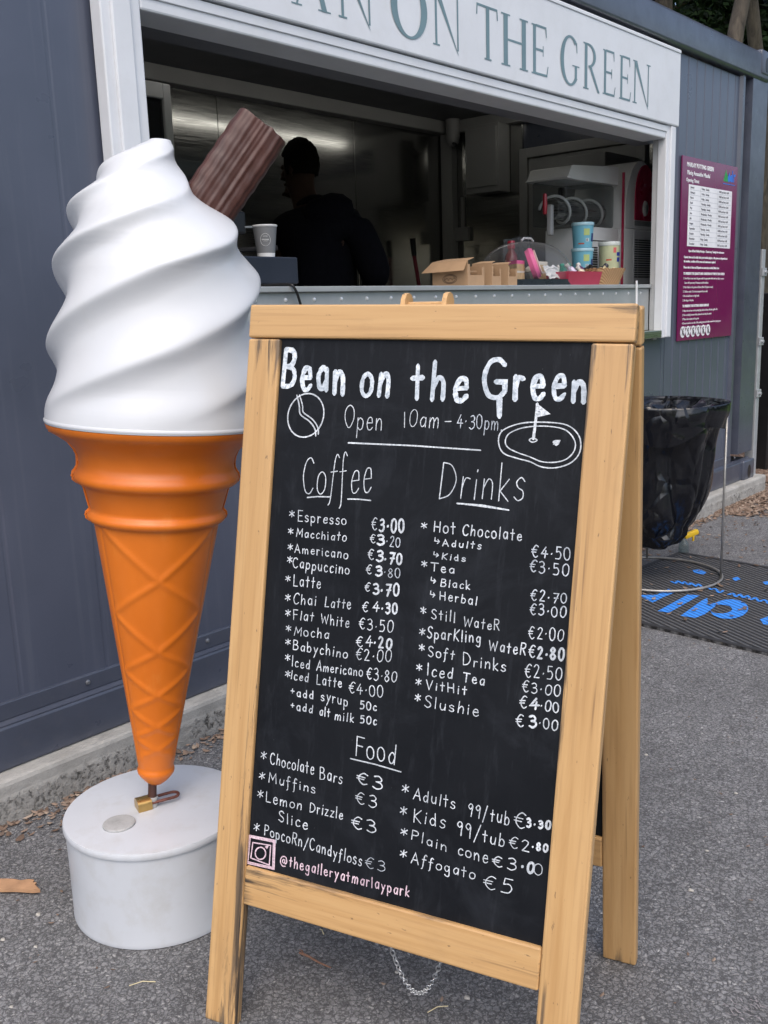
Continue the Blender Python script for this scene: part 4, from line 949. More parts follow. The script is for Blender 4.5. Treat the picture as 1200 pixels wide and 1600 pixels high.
MB().lathe([(.178, .002), (.1886, .002), (.1896, .006), (.1890, .012), (.1885, .10), (.1890, .203), (.18, .204)], 128, Matrix.Translation((CX, CY, 0))).build('body', drumw, dm, True, 50)
MB().lathe([(.186, .202), (.1932, .2022), (.1940, .2050), (.1938, .2120), (.1920, .2158), (.1885, .2165), (.10, .2168), (.0001, .2170)], 128, Matrix.Translation((CX, CY, 0))).build('lid', drumw, dm, True, 50)
MB().lathe([(.0325, .2160), (.0335, .2175), (.0332, .2205), (.0318, .2216), (.0290, .2218), (.0001, .2219)], 40, Matrix.Translation((.9985, 1.6475, 0))).build('filler_cap', paint('cap grey', (.40, .405, .40), .5, 0, .16, 30, .2, 60, .5), dm, True)
# padlock lying on the lid, shackle round the post
p0 = Vector((1.0575, 1.6695, .2295)); ld = Vector((.938, -.346, 0)); lp_ = Vector((.346, .938, 0))
pk = thing('padlock', (p0.x, p0.y, .217), 'brass padlock with a rusty shackle lying against the cone post', 'padlock')
mb = MB(); pr = [(-.0185, -.012), (.0185, -.012)]+[(.0185*math.cos(t), .002+.0105*math.sin(t)) for t in [PI*k/10 for k in range(11)]]
mb.poly([p0+lp_*a*.95+Vector((0, 0, b)) for a, b in pr], ld*.030); mb.build('body', paint('brass', (.50, .33, .12), .32, .85, .15, 30), pk, True, 30)
sh = [p0+ld*.026+lp_*.0125, p0+ld*.08+lp_*.0125]+[p0+ld*(.080+.0125*math.sin(t))+lp_*(.0125*math.cos(t)) for t in [PI*k/8 for k in range(1, 8)]]+[p0+ld*.08-lp_*.0125, p0+ld*.026-lp_*.0125]
MB().tube(sh, .0032, 10).build('shackle', paint('rusty shackle', (.16, .055, .04), .6, .3, .4, 60), pk, True, 180)

# ------------------------------------------------------------------ bin bag on its wire stand
BX, BY, BR, BZ = 4.035, 1.898, .284, .80
wire = paint('wire galvanised', (.33, .32, .30), .4, .6, .2, 40)
ws = thing('bin_stand', (BX, BY, 0), 'round wire stand holding the black refuse bag on the rubber mat', 'bin stand')
circ = lambda r, z, n=48: [(BX+r*math.cos(2*PI*k/n), BY+r*math.sin(2*PI*k/n), z) for k in range(n)]
MB().tube(circ(BR+.004, .020), .0062, 8, True).build('ground_ring', wire, ws, True, 180)
MB().tube(circ(BR-.004, BZ-.02), .006, 8, True).build('hoop', wire, ws, True, 180)
for q in ((1127, 905), (1016, 880)):
    t = pix(*q, 2, .02); d = Vector((t.x-BX, t.y-BY, 0)).normalized()*BR
    MB().tube([(BX+d.x, BY+d.y, .02), (BX+d.x, BY+d.y, .40), (BX+d.x, BY+d.y, BZ-.024)], .0052, 8).build('leg', wire, ws, True, 180)
d = Vector((-.9, .43, 0))*BR
MB().tube([(BX+d.x, BY+d.y, .02), (BX+d.x, BY+d.y, BZ-.024)], .0052, 8).build('leg', wire, ws, True, 180)
bagm = N('black bag film'); bw = bagm.mix(.18, bagm.vec((1, 1, .55)), bagm.node('ShaderNodeTexNoise', i_Vector=bagm.tc, i_Scale=4, i_Detail=2).outputs[1], 'ADD')
be = bagm.voro(7.5, 'DISTANCE_TO_EDGE', bw); bf = bagm.noise(9, 2, .4, bagm.vec((1, 1, .5)), .5)
bagm.set(Base_Color=(.0035, .004, .006), Roughness=bagm.rng(bf, .3, .7, .14, .24), Specular_IOR_Level=.55); bagm.bump(bagm.math('ADD', bf, bagm.rng(be, 0, .12, 0, .32)), .5, .03)
def fold(th, z, f, s):
    """long soft pleats that wander: sharp ridges, smooth flanks"""
    a = th*f+2.2*noise.noise(Vector((math.cos(th)*1.5+s, math.sin(th)*1.5, z*2.5)))
    return 1-abs(math.sin(a))**.8
def facet(p):
    q = Vector(p); d = noise.voronoi(q)[0]; return min(1, (d[1]-d[0])*1.6)
def bag(u, v):
    th = 2*PI*u; z = .80-v*.645
    e = [(.155, .05), (.160, .10), (.175, .150), (.22, .195), (.32, .222), (.45, .240), (.58, .252), (.68, .262), (.75, .268), (.81, .27)]
    r = interp(e, z); fall = smoothstep(.80, .60, z); lowz = smoothstep(.45, .2, z)
    r -= .030*fold(th, z, 4, 1)*fall*(1-.4*lowz)
    r -= (.044*(1-facet((math.cos(th)*1.25, math.sin(th)*1.25, z*3.6))))*fall*(.45+.55*lowz)
    r += .018*noise.noise(Vector((math.cos(th)*1.4, math.sin(th)*1.4, z*3)))*fall
    sx = -.030*fall*smoothstep(.45, .16, z)
    return Vector((BX+r*math.cos(th)+sx, BY+r*math.sin(th)-sx*.4, z))
bb = thing('refuse_bag', (BX, BY, .155), 'black plastic refuse bag hung open over the wire stand', 'bin bag')
mb = MB().grid(bag, 160, 110, True); mb.bm.faces.new(list(mb.bm.verts)[-160:])
mb.build('bag_body', bagm.m, bb, True, 180)
def rim_r(th): return BR+.007+.004*math.sin(th*5+1)
def collar(u, v):
    th = 2*PI*u
    if v < .4:
        k = v/.4; r = rim_r(th)-.10*(1-k)**1.3; z = .812-.055*(1-k)+.014*math.sin(th*8+2*math.sin(th*3))*(1-k)
    else:
        k = (v-.4)/.6; dr = .125+.030*math.sin(th*2+1.1)+.018*math.sin(th*5+2); z = .812-dr*k; r = rim_r(th)+.006*math.sin(PI*min(1, k*1.6))-.004*k
        r += -.012*fold(th, z, 5, 4)*k+.008*noise.noise(Vector((math.cos(th)*2.2, math.sin(th)*2.2, z*7)))*smoothstep(0, .25, k)
    return Vector((BX+r*math.cos(th), BY+r*math.sin(th), z))
MB().grid(collar, 200, 40, True).build('folded_rim', bagm.m, bb, True, 180)
def inner_bag(u, v):
    th = 2*PI*u; r = (BR-.10)*(1-v*.98); z = .757-.10*math.sin(v*PI/2)+.05*(facet((r*math.cos(th)*9, r*math.sin(th)*9, 1))-.5)*math.sin(PI*min(1, v*2+.02))
    return Vector((BX+r*math.cos(th), BY+r*math.sin(th), z+.014*math.sin(th*8+2*math.sin(th*3))*(1-v)))
MB().grid(inner_bag, 120, 26, True).build('bag_inside', bagm.m, bb, True, 180)

# ------------------------------------------------------------------ rubber mat, printed blue
ma = [Vector((3.364, 1.644, 0)), Vector((3.322, 1.131, 0))]; du = (ma[1]-ma[0]).normalized(); dv = Vector((-du.y, du.x, 0))
mo = ma[0]-du*.44; mo.z = 0
rub = N('ribbed black rubber'); rr_ = rub.math('SINE', rub.math('MULTIPLY', rub.math('ADD', rub.sep(rub.tc)[0], rub.math('MULTIPLY', rub.sep(rub.tc)[1], -.55)), 230))
r2_ = rub.math('SINE', rub.math('MULTIPLY', rub.math('ADD', rub.sep(rub.tc)[1], rub.math('MULTIPLY', rub.sep(rub.tc)[0], .55)), 420))
rc = rub.mix(rub.rng(rr_, -.4, .8), (.014, .014, .015), (.095, .097, .102)); rc = rub.mix(rub.rng(rub.noise(55, 6, .7), .60, .70, 0, .6), rc, (.24, .21, .17))
rub.set(Base_Color=rc, Roughness=.7); rub.bump(rub.math('ADD', rr_, rub.math('MULTIPLY', r2_, .3)), .8, .004)
mt = thing('rubber_mat', mo+du*.75+dv*.55, 'ribbed black rubber mat with blue print lying under the bin', 'mat')
b = MB(); b.poly([mo+du*a+dv*c+Vector((0, 0, .001)) for a, c in ((0, 0), (1.5, 0), (1.5, 1.1), (0, 1.1))], (0, 0, .009)); b.build('mat_sheet', rub.m, mt)
b = MB()
for a, c, e, f in ((0, 0, 1.5, .022), (0, 1.078, 1.5, 1.1), (0, .022, .022, 1.078), (1.478, .022, 1.5, 1.078)):
    b.poly([mo+du*p+dv*q_+Vector((0, 0, .0105)) for p, q_ in ((a, c), (e, c), (e, f), (a, f))], (0, 0, .002))
b.build('border', paint('rubber border', (.03, .03, .032), .6), mt)
bp_ = N('blue mat print'); bn = bp_.math('SINE', bp_.math('MULTIPLY', bp_.math('ADD', bp_.sep(bp_.tc)[0], bp_.math('MULTIPLY', bp_.sep(bp_.tc)[1], -.55)), 230))
bp_.set(Base_Color=bp_.mix(bp_.rng(bn, -.8, .2), (.02, .12, .40), (.04, .25, .78)), Roughness=.65)
for P in MATP:
    b = MB(); b.poly([(x, y, .0112+.0001*MATP.index(P)) for x, y in P]); b.build('blue_print', bp_.m, mt)
b = MB()
o_, i_ = MATR; n = len(o_)
ov = [b.bm.verts.new((x, y, .0122)) for x, y in o_]; iv = [b.bm.verts.new((x, y, .0122)) for x, y in i_]
for k in range(n): b.bm.faces.new((ov[k], ov[(k+1) % n], iv[(k+1) % n], iv[k]))
b.build('blue_print', bp_.m, mt)
for P in MATS:
    b = MB(); ribbon(b, [(p[0], p[1]) for p in catmull([(x, y, 0) for x, y in P], False, 4)], .012, lambda x, y, z: Vector((x, y, .012+z*.3))); b.build('blue_script', bp_.m, mt)
# spray bottle behind the bag
q = pix(1068, 866, 2, 0); ks = .62
sb = thing('spray_bottle', q, 'clear spray bottle with a yellow trigger standing behind the refuse bag', 'bottle')
MB().lathe([(.001, .002), (.031, .002), (.034, .008), (.034, .075), (.029, .10), (.014, .125), (.013, .14)], 24, Matrix.Translation(q) @ Matrix.Scale(ks, 4) @ Matrix.Diagonal((1.2, 1.2, 1, 1))).build('bottle', mat_glass('clear plastic', (.75, .85, .86), .32, .12), sb, True)
yel = paint('yellow plastic', (.75, .48, .02), .4)
h = MB().obox(Matrix.Translation(q+Vector((.035, -.020, .100))) @ Matrix.Rotation(-.5, 4, 'Z') @ Matrix.Rotation(-.25, 4, 'Y'), (.085, .026, .028), .009); h.obox(Matrix.Translation(q+Vector((.045, -.028, .078))) @ Matrix.Rotation(-.5, 4, 'Z'), (.010, .010, .03), .003); h.build('trigger_head', yel, sb, True)
# ------------------------------------------------------------------ things on the counter
CZ = 1.3352
card = paint('kraft card', (.42, .27, .155), .8, 0, .12, 12, .04, 200)
card2 = paint('kraft card inside', (.30, .19, .105), .85, 0, .12, 12)
ink = paint('card ink', (.10, .06, .04), .7)
def kraft_tray(px_l, px_c, px_r, yfront, h, label, flap):
    c = pix(px_c, 447, 1, yfront); c.z = CZ
    x0 = c.x; x1 = pix(px_r, 447, 1, yfront).x
    d = ray(px_l, 447); k = x0/d.x; y1 = d.y*k
    t = thing('snack_box', (x0, yfront, CZ), label, 'box', 'kraft boxes on the counter')
    w = .0028; b = MB()
    b.box((x0, yfront, CZ), (x1, y1, CZ+w)).box((x0, yfront, CZ+w), (x0+w, y1, CZ+h)).box((x1-w, yfront+w, CZ+w), (x1, y1, CZ+h*.8)).box((x0+w, y1-w, CZ+w), (x1-w, y1, CZ+h*.95))
    b.build('carton', card, t)
    b = MB(); X = x1-x0
    b.box((x0+w, yfront, CZ+w), (x0+X*.14, yfront+w, CZ+h*.86)).box((x1-X*.14, yfront, CZ+w), (x1, yfront+w, CZ+h*.74)).box((x0+X*.14, yfront, CZ+w), (x1-X*.14, yfront+w, CZ+h*.42))
    b.box((x0+X*.1, yfront+.03, CZ+h*.55), (x1-X*.1, yfront+.034, CZ+h*.62))
    b.build('front_panel', card, t)
    if flap:
        b = MB(); b.poly([(x0-.001, yfront, CZ+h), (x0-.001, y1, CZ+h), (x0-.035, y1+.03, CZ+h*.58), (x0-.035, yfront-.005, CZ+h*.60)], (.002, 0, .002)); b.build('flap', card, t)
        b = MB(); b.poly([(x0, yfront, CZ+h), (x0+X*.5, yfront+.01, CZ+h*1.12), (x0+X*.55, y1-.02, CZ+h*1.12), (x0, y1, CZ+h)], (0, 0, .002)); b.build('flap', card, t)
        b = MB(); ym = (yfront+y1)/2
        for i, (dz, r) in enumerate(((.30, .030), (.30, .024))):
            b.tube([(x0-.0008, ym+r*1.2*math.cos(a), CZ+h*dz+r*.6*math.sin(a)) for a in [2*PI*k/20 for k in range(20)]], .0011, 4, True)
        b.tube([(x0-.0008, ym-.026+.0065*k, CZ+h*.30+.006*math.sin(k*2.2)) for k in range(9)], .0012, 4)
        b.build('printed_mark', ink, t)
    else:
        b = MB(); b.poly([(x0, yfront, CZ+h), (x0+.03, yfront+.005, CZ+h*1.08), (x0+.035, y1-.02, CZ+h*1.1), (x0, y1, CZ+h)], (0, 0, .002)); b.build('flap', card, t)
    sw = MB()
    for i in range(7): sw.obox(Matrix.Translation((x0+X*.5+rnd.uniform(-.2, .2)*X, yfront+.05+i*.012, CZ+h*.40+rnd.uniform(-.01, .01))) @ Matrix.Rotation(rnd.uniform(-.5, .5), 4, 'Y'), (.05, .009, .032), .003)
    sw.build('snack_bars', paint('snack wrapper', (.34, .30, .26), .35), t)
kraft_tray(676, 731, 757, 2.352, .098, 'open brown card box with folded flap and printed mark, leftmost on the counter', True)
kraft_tray(738, 769, 783, 2.356, .090, 'brown card display box in the middle of three on the counter', False)
kraft_tray(762, 794, 808, 2.360, .088, 'brown card display box beside the clear cake dome', False)

# clear cake dome on its black base
dx0, dx1, dy = pix(757, 440, 1, 2.52).x, pix(884, 440, 1, 2.52).x, 2.52
dc = Vector(((dx0+dx1)/2, dy, CZ)); rx, ry, rz = (dx1-dx0)/2*.90, .125, .172
cd = thing('cake_dome', dc, 'clear plastic cake dome on a black base in the middle of the counter', 'cake dome')
sup = lambda rx, ry, n=56, e=3.2: [(rx*math.copysign(abs(math.cos(t))**(2/e), math.cos(t)), ry*math.copysign(abs(math.sin(t))**(2/e), math.sin(t))) for t in [2*PI*k/n for k in range(n)]]
MB().poly([(dc.x+x, dc.y+y, CZ+.001) for x, y in sup(rx*1.03, ry*1.06)], (0, 0, .027)).build('base', paint('dome base', (.016, .022, .028), .3), cd)
def domef(u, v):
    t = 2*PI*u; a = v*PI/2; x, y = sup(rx, ry, 4000)[int(u*3999) % 4000] if False else (rx*math.cos(t), ry*math.sin(t))
    e = 2.6; k = math.cos(a)**(2/e); zz = math.sin(a)**(2/2.1)
    cx = math.copysign(abs(math.cos(t))**(2/2.8), math.cos(t)); sy = math.copysign(abs(math.sin(t))**(2/2.8), math.sin(t))
    return Vector((dc.x+rx*cx*k, dc.y+ry*sy*k, CZ+.029+rz*zz))
MB().grid(domef, 56, 20, True).build('cover', mat_glass('dome plastic', (.95, .96, .97), .035, .03), cd, True, 180)
MB().tube([domef((.5+.5*0), 1)+Vector((-.05, 0, .004)), domef(0, 1)+Vector((-.03, 0, .016)), domef(0, 1)+Vector((.03, 0, .016)), domef(0, 1)+Vector((.05, 0, .004))], .005, 8).build('knob', paint('dome knob', (.5, .5, .5), .3), cd, True)
pink = paint('pink icing', (.80, .13, .32), .5); sponge = paint('sponge', (.62, .42, .22), .8, 0, .2, 30, .2, 60); cream = paint('cream icing', (.78, .70, .58), .6)
def slice_(name, c, r, a0, h, m1, label):
    t = thing(name, c, label, 'cake')
    for z0, z1, m, nm in ((0, h*.36, sponge, 'sponge'), (h*.36, h*.46, cream, 'filling'), (h*.46, h*.82, sponge, 'sponge'), (h*.82, h, m1, 'icing')):
        MB().poly([Vector((c[0], c[1], c[2]+z0))]+[Vector((c[0]+r*math.cos(a0+k*.16), c[1]+r*math.sin(a0+k*.16), c[2]+z0)) for k in range(6)], (0, 0, z1-z0)).build(nm, m, t)
bz = CZ+.029
def bun(name, c, r, m, label, cat='cake'):
    t = thing(name, c, label, cat)
    M = Matrix.Translation(c)
    MB().lathe([(r*.62, 0), (r*.66, r*.1), (r*.88, r*.68), (r*.86, r*.72)], 24, M, lambda p, a, rr, z: Vector((p.x*(1+.035*math.cos(a*12)), p.y*(1+.035*math.cos(a*12)), p.z)), True).build('case', paint('paper case', (.62, .60, .56), .8), t, True)
    MB().lathe([(r*.86, r*.72), (r*1.0, r*.85), (r*.95, r*1.1), (r*.6, r*1.36), (0.001, r*1.45)], 24, M, lambda p, a, rr, z: p*1+Vector((0, 0, 0))).build('top', m, t, True)
# pink and white iced ring cake stood on edge
pc = Vector((dc.x-.02, dc.y-.045, bz+.072))
t = thing('iced_cake', pc, 'pink and white iced cake standing on edge in the middle of the dome', 'cake')
Mx = Matrix.Translation(pc) @ Matrix.Rotation(math.radians(68), 4, 'X') @ Matrix.Rotation(.5, 4, 'Y')
MB().lathe([(.001, -.02), (.066, -.02), (.074, .0), (.066, .016), (.001, .018)], 32, Mx).build('icing', pink, t, True)
MB().lathe([(.054, .0165), (.060, .024), (.050, .025), (.044, .0185)], 32, Mx).build('piping', cream, t, True)
slice_('cake_slice', Vector((dc.x-.165, dc.y-.05, bz)), .095, .2, .085, pink, 'cake slice with pink icing at the left end inside the dome')
slice_('cake_slice', Vector((dc.x+.06, dc.y-.02, bz)), .10, .1, .085, cream, 'cake slice with cream icing in the right half of the dome')
bun('muffin', Vector((dc.x-.07, dc.y+.03, bz)), .055, sponge, 'golden muffin at the left behind the iced cake in the dome', 'muffin')
bun('muffin', Vector((dc.x+.13, dc.y+.045, bz)), .05, cream, 'pale muffin at the right end inside the dome', 'muffin')
bg_ = paint('white paper bag', (.66, .65, .63), .7, 0, .1, 8)
def paper(u, v): return Vector((dc.x+.05+.16*u, dc.y-.085+.035*v+.012*noise.noise(Vector((u*5, v*5, 2))), bz+.005+.062*v*(1-.25*abs(u-.4))+.012*noise.noise(Vector((u*6, v*4, 7)))))
tag(MB().grid(paper, 14, 10).build('paper_sheet', bg_, None, True, 30), 'crumpled sheet of white paper inside the front of the cake dome', 'paper')
# red sauce bottle and plastic bag behind the dome
q = pix(799, 440, 1, 2.70); q.z = CZ
rb = thing('sauce_bottle', q, 'red squeezy sauce bottle standing behind the cake dome', 'bottle'); Mq = Matrix.Translation(q)
red = paint('red plastic', (.42, .012, .035), .3, 0, .1, 5, 0, 60, 0, .3)
MB().lathe([(.001, .001), (.030, .001), (.033, .01), (.033, .12), (.028, .155), (.016, .175), (.015, .185)], 24, Mq).build('body', paint('sauce', (.20, .03, .03), .25), rb, True)
MB().lathe([(.019, .186), (.019, .215), (.016, .222), (.001, .223)], 20, Mq).build('cap', red, rb, True)
q = pix(806, 440, 1, 2.78); q.z = CZ
def pbag(u, v):
    w = .13; x = q.x-w+2*w*u+.02*v; b = .045*math.sin(PI*min(1, v*1.05))*math.sin(PI*u)
    return Vector((x, q.y-b+.012*noise.noise(Vector((u*7, v*6, 1))), CZ+.25*v+.03*(u-.5)*v+.01*noise.noise(Vector((u*5, v*3, 4)))))
tag(MB().grid(pbag, 22, 18).build('plastic_bag', mat_glass('clear film', (.86, .88, .9), .22, .12), None, True, 180), 'clear crinkled plastic bag standing behind the cake dome', 'bag')
# tubs of candy floss
def tub(x, y, z, col, label, yellow=False):
    t = thing('candy_floss_tub', (x, y, z), label, 'tub', 'candy floss tubs'); sc = (1, 1, 1.32) if yellow else (1, 1, 1.03); M = Matrix.Translation((x, y, z)) @ Matrix.Diagonal((*sc, 1))
    MB().lathe([(.001, .001), (.046, .001), (.049, .006), (.0555, .112), (.056, .114)], 36, M).build('tub_body', col, t, True)
    MB().lathe([(.0575, .108), (.0585, .110), (.0585, .121), (.056, .124), (.054, .121), (.001, .121)], 36, M).build('lid', paint('tub lid '+('clear' if yellow else 'blue'), (.70, .74, .70) if yellow else (.42, .66, .74), .3), t, True)
    def on(a, zz, dr=.0008):
        r = .049+(zz-.006)*(.0065/.106)+dr; return Vector((x+r*math.cos(a), y+r*math.sin(a), z+zz*sc[2]))
    def patch(a0, a1, z0, z1, m, nm, dr=.0008):
        MB().grid(lambda u, v: on(a0+(a1-a0)*u, z0+(z1-z0)*v, dr), 8, 2).build(nm, m, t, True)
    A = -2.36
    if yellow:
        patch(A+.55, A+1.25, .045, .062, paint('label blue', (.02, .04, .30), .4), 'print'); patch(A+.5, A+1.15, .068, .082, paint('label blue', (.02, .04, .30), .4), 'print')
        patch(A+.1, A+.42, .080, .100, paint('label pink', (.75, .16, .16), .4), 'print'); patch(A-.6, A-.05, .050, .056, paint('label red', (.60, .10, .05), .4), 'print')
    else:
        patch(A-.15, A+.45, .060, .092, paint('label lime', (.50, .60, .22), .5), 'print'); patch(A+.05, A+.40, .030, .046, paint('label pale', (.60, .72, .76), .5), 'print')
        patch(A+.10, A+.14, .032, .044, ink, 'print', .0014); patch(A+.2, A+.26, .032, .044, ink, 'print', .0014); patch(A-.7, A-.1, .018, .024, paint('label red', (.60, .10, .05), .4), 'print'); patch(A+.7, A+1.2, .03, .07, paint('label navy', (.03, .06, .2), .4), 'print')
blue_t = paint('blue tub', (.20, .52, .66), .35, 0, .06, 10); yel_t = paint('yellow tub', (.62, .64, .40), .35, 0, .12, 14)
tp = pix(910, 400, 1, 2.60)
tub(tp.x, 2.60, CZ+.0645, blue_t, 'blue candy floss tub at the bottom of the stack of two')
tub(tp.x+.004, 2.602, CZ+.0645+.1285, blue_t, 'blue candy floss tub on top of the other blue tub')
tp = pix(952, 400, 1, 2.56)
tub(tp.x, 2.56, CZ+.0645, yel_t, 'pale yellow candy floss tub standing in front of the white slush machine', True)
# red tray of small bottles
a = pix(884, 446, 1, 2.40); b2 = pix(935, 446, 1, 2.40)
tr = thing('snack_tray', ((a.x+b2.x)/2, 2.44, CZ), 'small red plastic tray full of treats on the counter', 'tray')
x0, x1 = a.x+.012, b2.x-.005
def tray_w(z): k = z/.062*.012; return [(x0-k, 2.395-k), (x1+k, 2.395-k), (x1+k, 2.51+k), (x0-k, 2.51+k)]
mb = MB(); lo = [mb.bm.verts.new((x, y, CZ+.001)) for x, y in tray_w(0)]; hi = [mb.bm.verts.new((x, y, CZ+.064)) for x, y in tray_w(.062)]; li = [mb.bm.verts.new((x+(.004 if i in (0, 3) else -.004), y+(.004 if i < 2 else -.004), CZ+.064)) for i, (x, y) in enumerate(tray_w(.062))]; lb = [mb.bm.verts.new((x+(.004 if i in (0, 3) else -.004), y+(.004 if i < 2 else -.004), CZ+.004)) for i, (x, y) in enumerate(tray_w(0))]
mb.bm.faces.new(lo[::-1])
for i in range(4):
    j = (i+1) % 4; mb.bm.faces.new((lo[i], lo[j], hi[j], hi[i])); mb.bm.faces.new((hi[i], hi[j], li[j], li[i])); mb.bm.faces.new((li[i], li[j], lb[j], lb[i]))
mb.bm.faces.new(lb); mb.build('tray_body', paint('red tray', (.40, .035, .075), .4), tr)
tc_ = [((.01, .14, .09), 'green'), ((.30, .03, .05), 'dark red'), ((.68, .58, .72), 'lilac'), ((.01, .14, .09), 'green'), ((.65, .55, .40), 'cream'), ((.10, .02, .10), 'plum')]
for i, (c, nm) in enumerate(tc_):
    f = (i+.5)/len(tc_); p = Vector((x0+(x1-x0)*f, 2.43+.04*(i % 2), CZ+.028+.022*((i*7) % 3)/2+(.02 if nm == 'green' else 0)))
    t = thing('treat_bottle', p, {0: 'dark green capped bottle at the left end of the red tray', 3: 'dark green capped bottle in the middle of the red tray'}.get(i, nm+' wrapped treat lying in the red tray'), 'bottle' if nm == 'green' else 'treat')
    M = Matrix.Translation(p) @ Matrix.Rotation(rnd.uniform(-.6, .6), 4, 'Y') @ Matrix.Rotation(-.5, 4, 'X')
    MB().lathe([(.001, 0), (.016, .001), (.018, .006), (.018, .034), (.010, .046), (.009, .052)], 16, M).build('body', paint('treat '+nm, c, .3), t, True)
    MB().lathe([(.0115, .050), (.0118, .064), (.009, .067), (.001, .0675)], 16, M).build('cap', paint('treat cap '+nm, (.02, .25, .15) if nm == 'green' else (.6, .58, .55), .3), t, True)
# woven basket of wrapped sweets
a = pix(929, 446, 1, 2.42); b2 = pix(976, 446, 1, 2.42)
wm = N('woven cane'); wx = wm.sep(wm.tc); wv = wm.math('MULTIPLY', wm.math('SINE', wm.math('MULTIPLY', wm.math('ADD', wx[0], wx[1]), 330)), wm.math('SINE', wm.math('MULTIPLY', wx[2], 620)))
wm.set(Base_Color=wm.mix(wm.rng(wv, -.6, .7), (.30, .15, .06), (.62, .40, .20)), Roughness=.6); wm.bump(wv, .6, .003)
cx_, hw_ = (a.x+b2.x)/2, (b2.x-a.x)/2*.86
bk = thing('wicker_basket', (cx_, 2.48, CZ), 'flared woven basket of wrapped sweets at the right end of the counter', 'basket')
mb = MB(); rows = []
for z, k in ((.001, .80), (.03, .90), (.06, 1.0), (.078, 1.08), (.083, 1.09), (.078, 1.04), (.03, .84), (.006, .76)):
    rows.append([mb.bm.verts.new((cx_+hw_*x*k, 2.48+.085*y*k, CZ+z+(.003*math.sin(i*2.1) if z > .05 else 0))) for i, (x, y) in enumerate(sup(1, 1, 40, 4.5))])
for r0, r1 in zip(rows, rows[1:]):
    for i in range(40): mb.bm.faces.new((r0[i], r0[(i+1) % 40], r1[(i+1) % 40], r1[i]))
mb.bm.faces.new(rows[0][::-1]); mb.bm.faces.new(rows[-1]); mb.build('basket_body', wm.m, bk, True, 50)
cols = [(.70, .62, .40), (.05, .05, .05), (.66, .58, .36), (.72, .68, .5), (.05, .05, .06), (.62, .5, .2)]
for i in range(9):
    p = Vector((cx_+hw_*(-.7+1.4*i/8), 2.455+.05*(i % 2), CZ+.062+.012*((i*5) % 3)))
    M = Matrix.Translation(p) @ Matrix.Rotation(rnd.uniform(-1, 1), 4, 'Z') @ Matrix.Rotation(rnd.uniform(-.5, .5), 4, 'Y'); b = MB()
    b.lathe([(.014, -.034), (.011, -.030), (.004, -.021), (.012, -.014), (.013, .0), (.012, .014), (.004, .021), (.011, .030), (.014, .034)], 12, M @ Matrix.Rotation(PI/2, 4, 'Y'))
    c = cols[i % 6]; o = b.build('wrapped_sweet', paint('sweet %d' % (i % 6), c, .35), None, True)
    tag(o, ('black' if c[0] < .1 else 'gold')+' wrapped sweet in the woven basket', 'sweet', 'wrapped sweets in the basket')
# slush machine, side on
SY = 2.655
X = lambda px: pix(px, 400, 1, SY).x
Zp = lambda px, py: pix(px, py, 1, SY).z
cream_p = paint('slush machine plastic', (.80, .80, .79), .35, 0, .05, 6); maroon = paint('slush maroon', (.46, .016, .07), .3, 0, .08, 5, 0, 60, 0, .4)
sm = thing('slush_machine', (X(970), SY, CZ), 'pale grey slush machine with a maroon control panel, tank and round auger', 'slush machine')
xa, xb, xc, xd = X(926), X(972), X(988), X(1019)
zt, zm = Zp(990, 250), Zp(975, 357)
MB().box((xa, SY+.02, CZ+.012), (xb, SY+.30, zm), .012, 3).build('base_cabinet', cream_p, sm, True)
def arch(x0, x1, z0, z1, y0, y1):
    n = 14; r = (x1-x0)/2; cx = (x0+x1)/2
    P = [(x0, y0, z0), (x1, y0, z0), (x1, y0, z1-r*1.5)]+[(cx+r*math.cos(PI*k/n), y0, z1-r*1.5+r*1.5*math.sin(PI*k/n)) for k in range(1, n)]+[(x0, y0, z1-r*1.5)]
    return MB().poly(P, (0, y1-y0, 0))
MB().box((xb+.008, SY-.01, CZ+.01), (xd, SY+.32, zm+.001), .004, 2).build('tower', cream_p, sm, True)
arch(xb+.008, xd, zm+.002, zt, SY-.012, SY+.32).build('tower', cream_p, sm, True, 50)
MB().box((xb-.002, SY-.006, CZ+.012), (xb+.007, SY+.006, zt-.075)).build('trim_line', maroon, sm)
zr = Zp(1000, 345)
arch(xc-.008, xd-.022, zr, zt-.018, SY-.017, SY-.010).build('control_panel', maroon, sm, True, 50)
dcx, dz_ = (xc-.008+xd-.022)/2, Zp(1000, 326)
MB().lathe([(.001, .010), (.024, .010), (.030, .006), (.032, .0)], 32, Matrix.Translation((dcx, SY-.0175, dz_)) @ Matrix.Rotation(PI/2, 4, 'X') @ Matrix.Diagonal((1, 1.35, 1, 1))).build('dial', paint('dial grey', (.50, .50, .49), .35), sm, True)
MB().lathe([(.001, .015), (.016, .014), (.018, .0105)], 24, Matrix.Translation((dcx, SY-.0175, dz_)) @ Matrix.Rotation(PI/2, 4, 'X') @ Matrix.Diagonal((.5, 1.3, 1, 1))).build('dial_grip', paint('dial dark', (.12, .12, .12), .35), sm, True)
gm = paint('slush letters', (.45, .25, .30), .4)
join_meshes([text_mesh('nc', .034, Matrix.Translation((dcx-.02, SY-.0172, Zp(1000, 292))) @ Matrix.Rotation(PI/2, 4, 'X'), None, '', None)], 'lettering', gm, sm)
MB().box((xc-.012, SY-.016, zr-.030), (xd-.012, SY-.0105, zr-.004), .003).build('silver_strip', steel_c, sm)
MB().box((xc-.010, SY-.014, CZ+.014), (xd-.004, SY-.0105, zm-.01), .002).build('vent_panel', paint('vent grey', (.62, .62, .63), .45), sm)
v = MB()
for i in range(17):
    z = CZ+.05+i*.0128
    for a, b in ((xc-.002, xc+.034), (xc+.042, xd-.010)): v.box((a, SY-.0165, z), (b, SY-.0142, z+.0062))
v.build('vent_slots', black, sm)
v = MB()
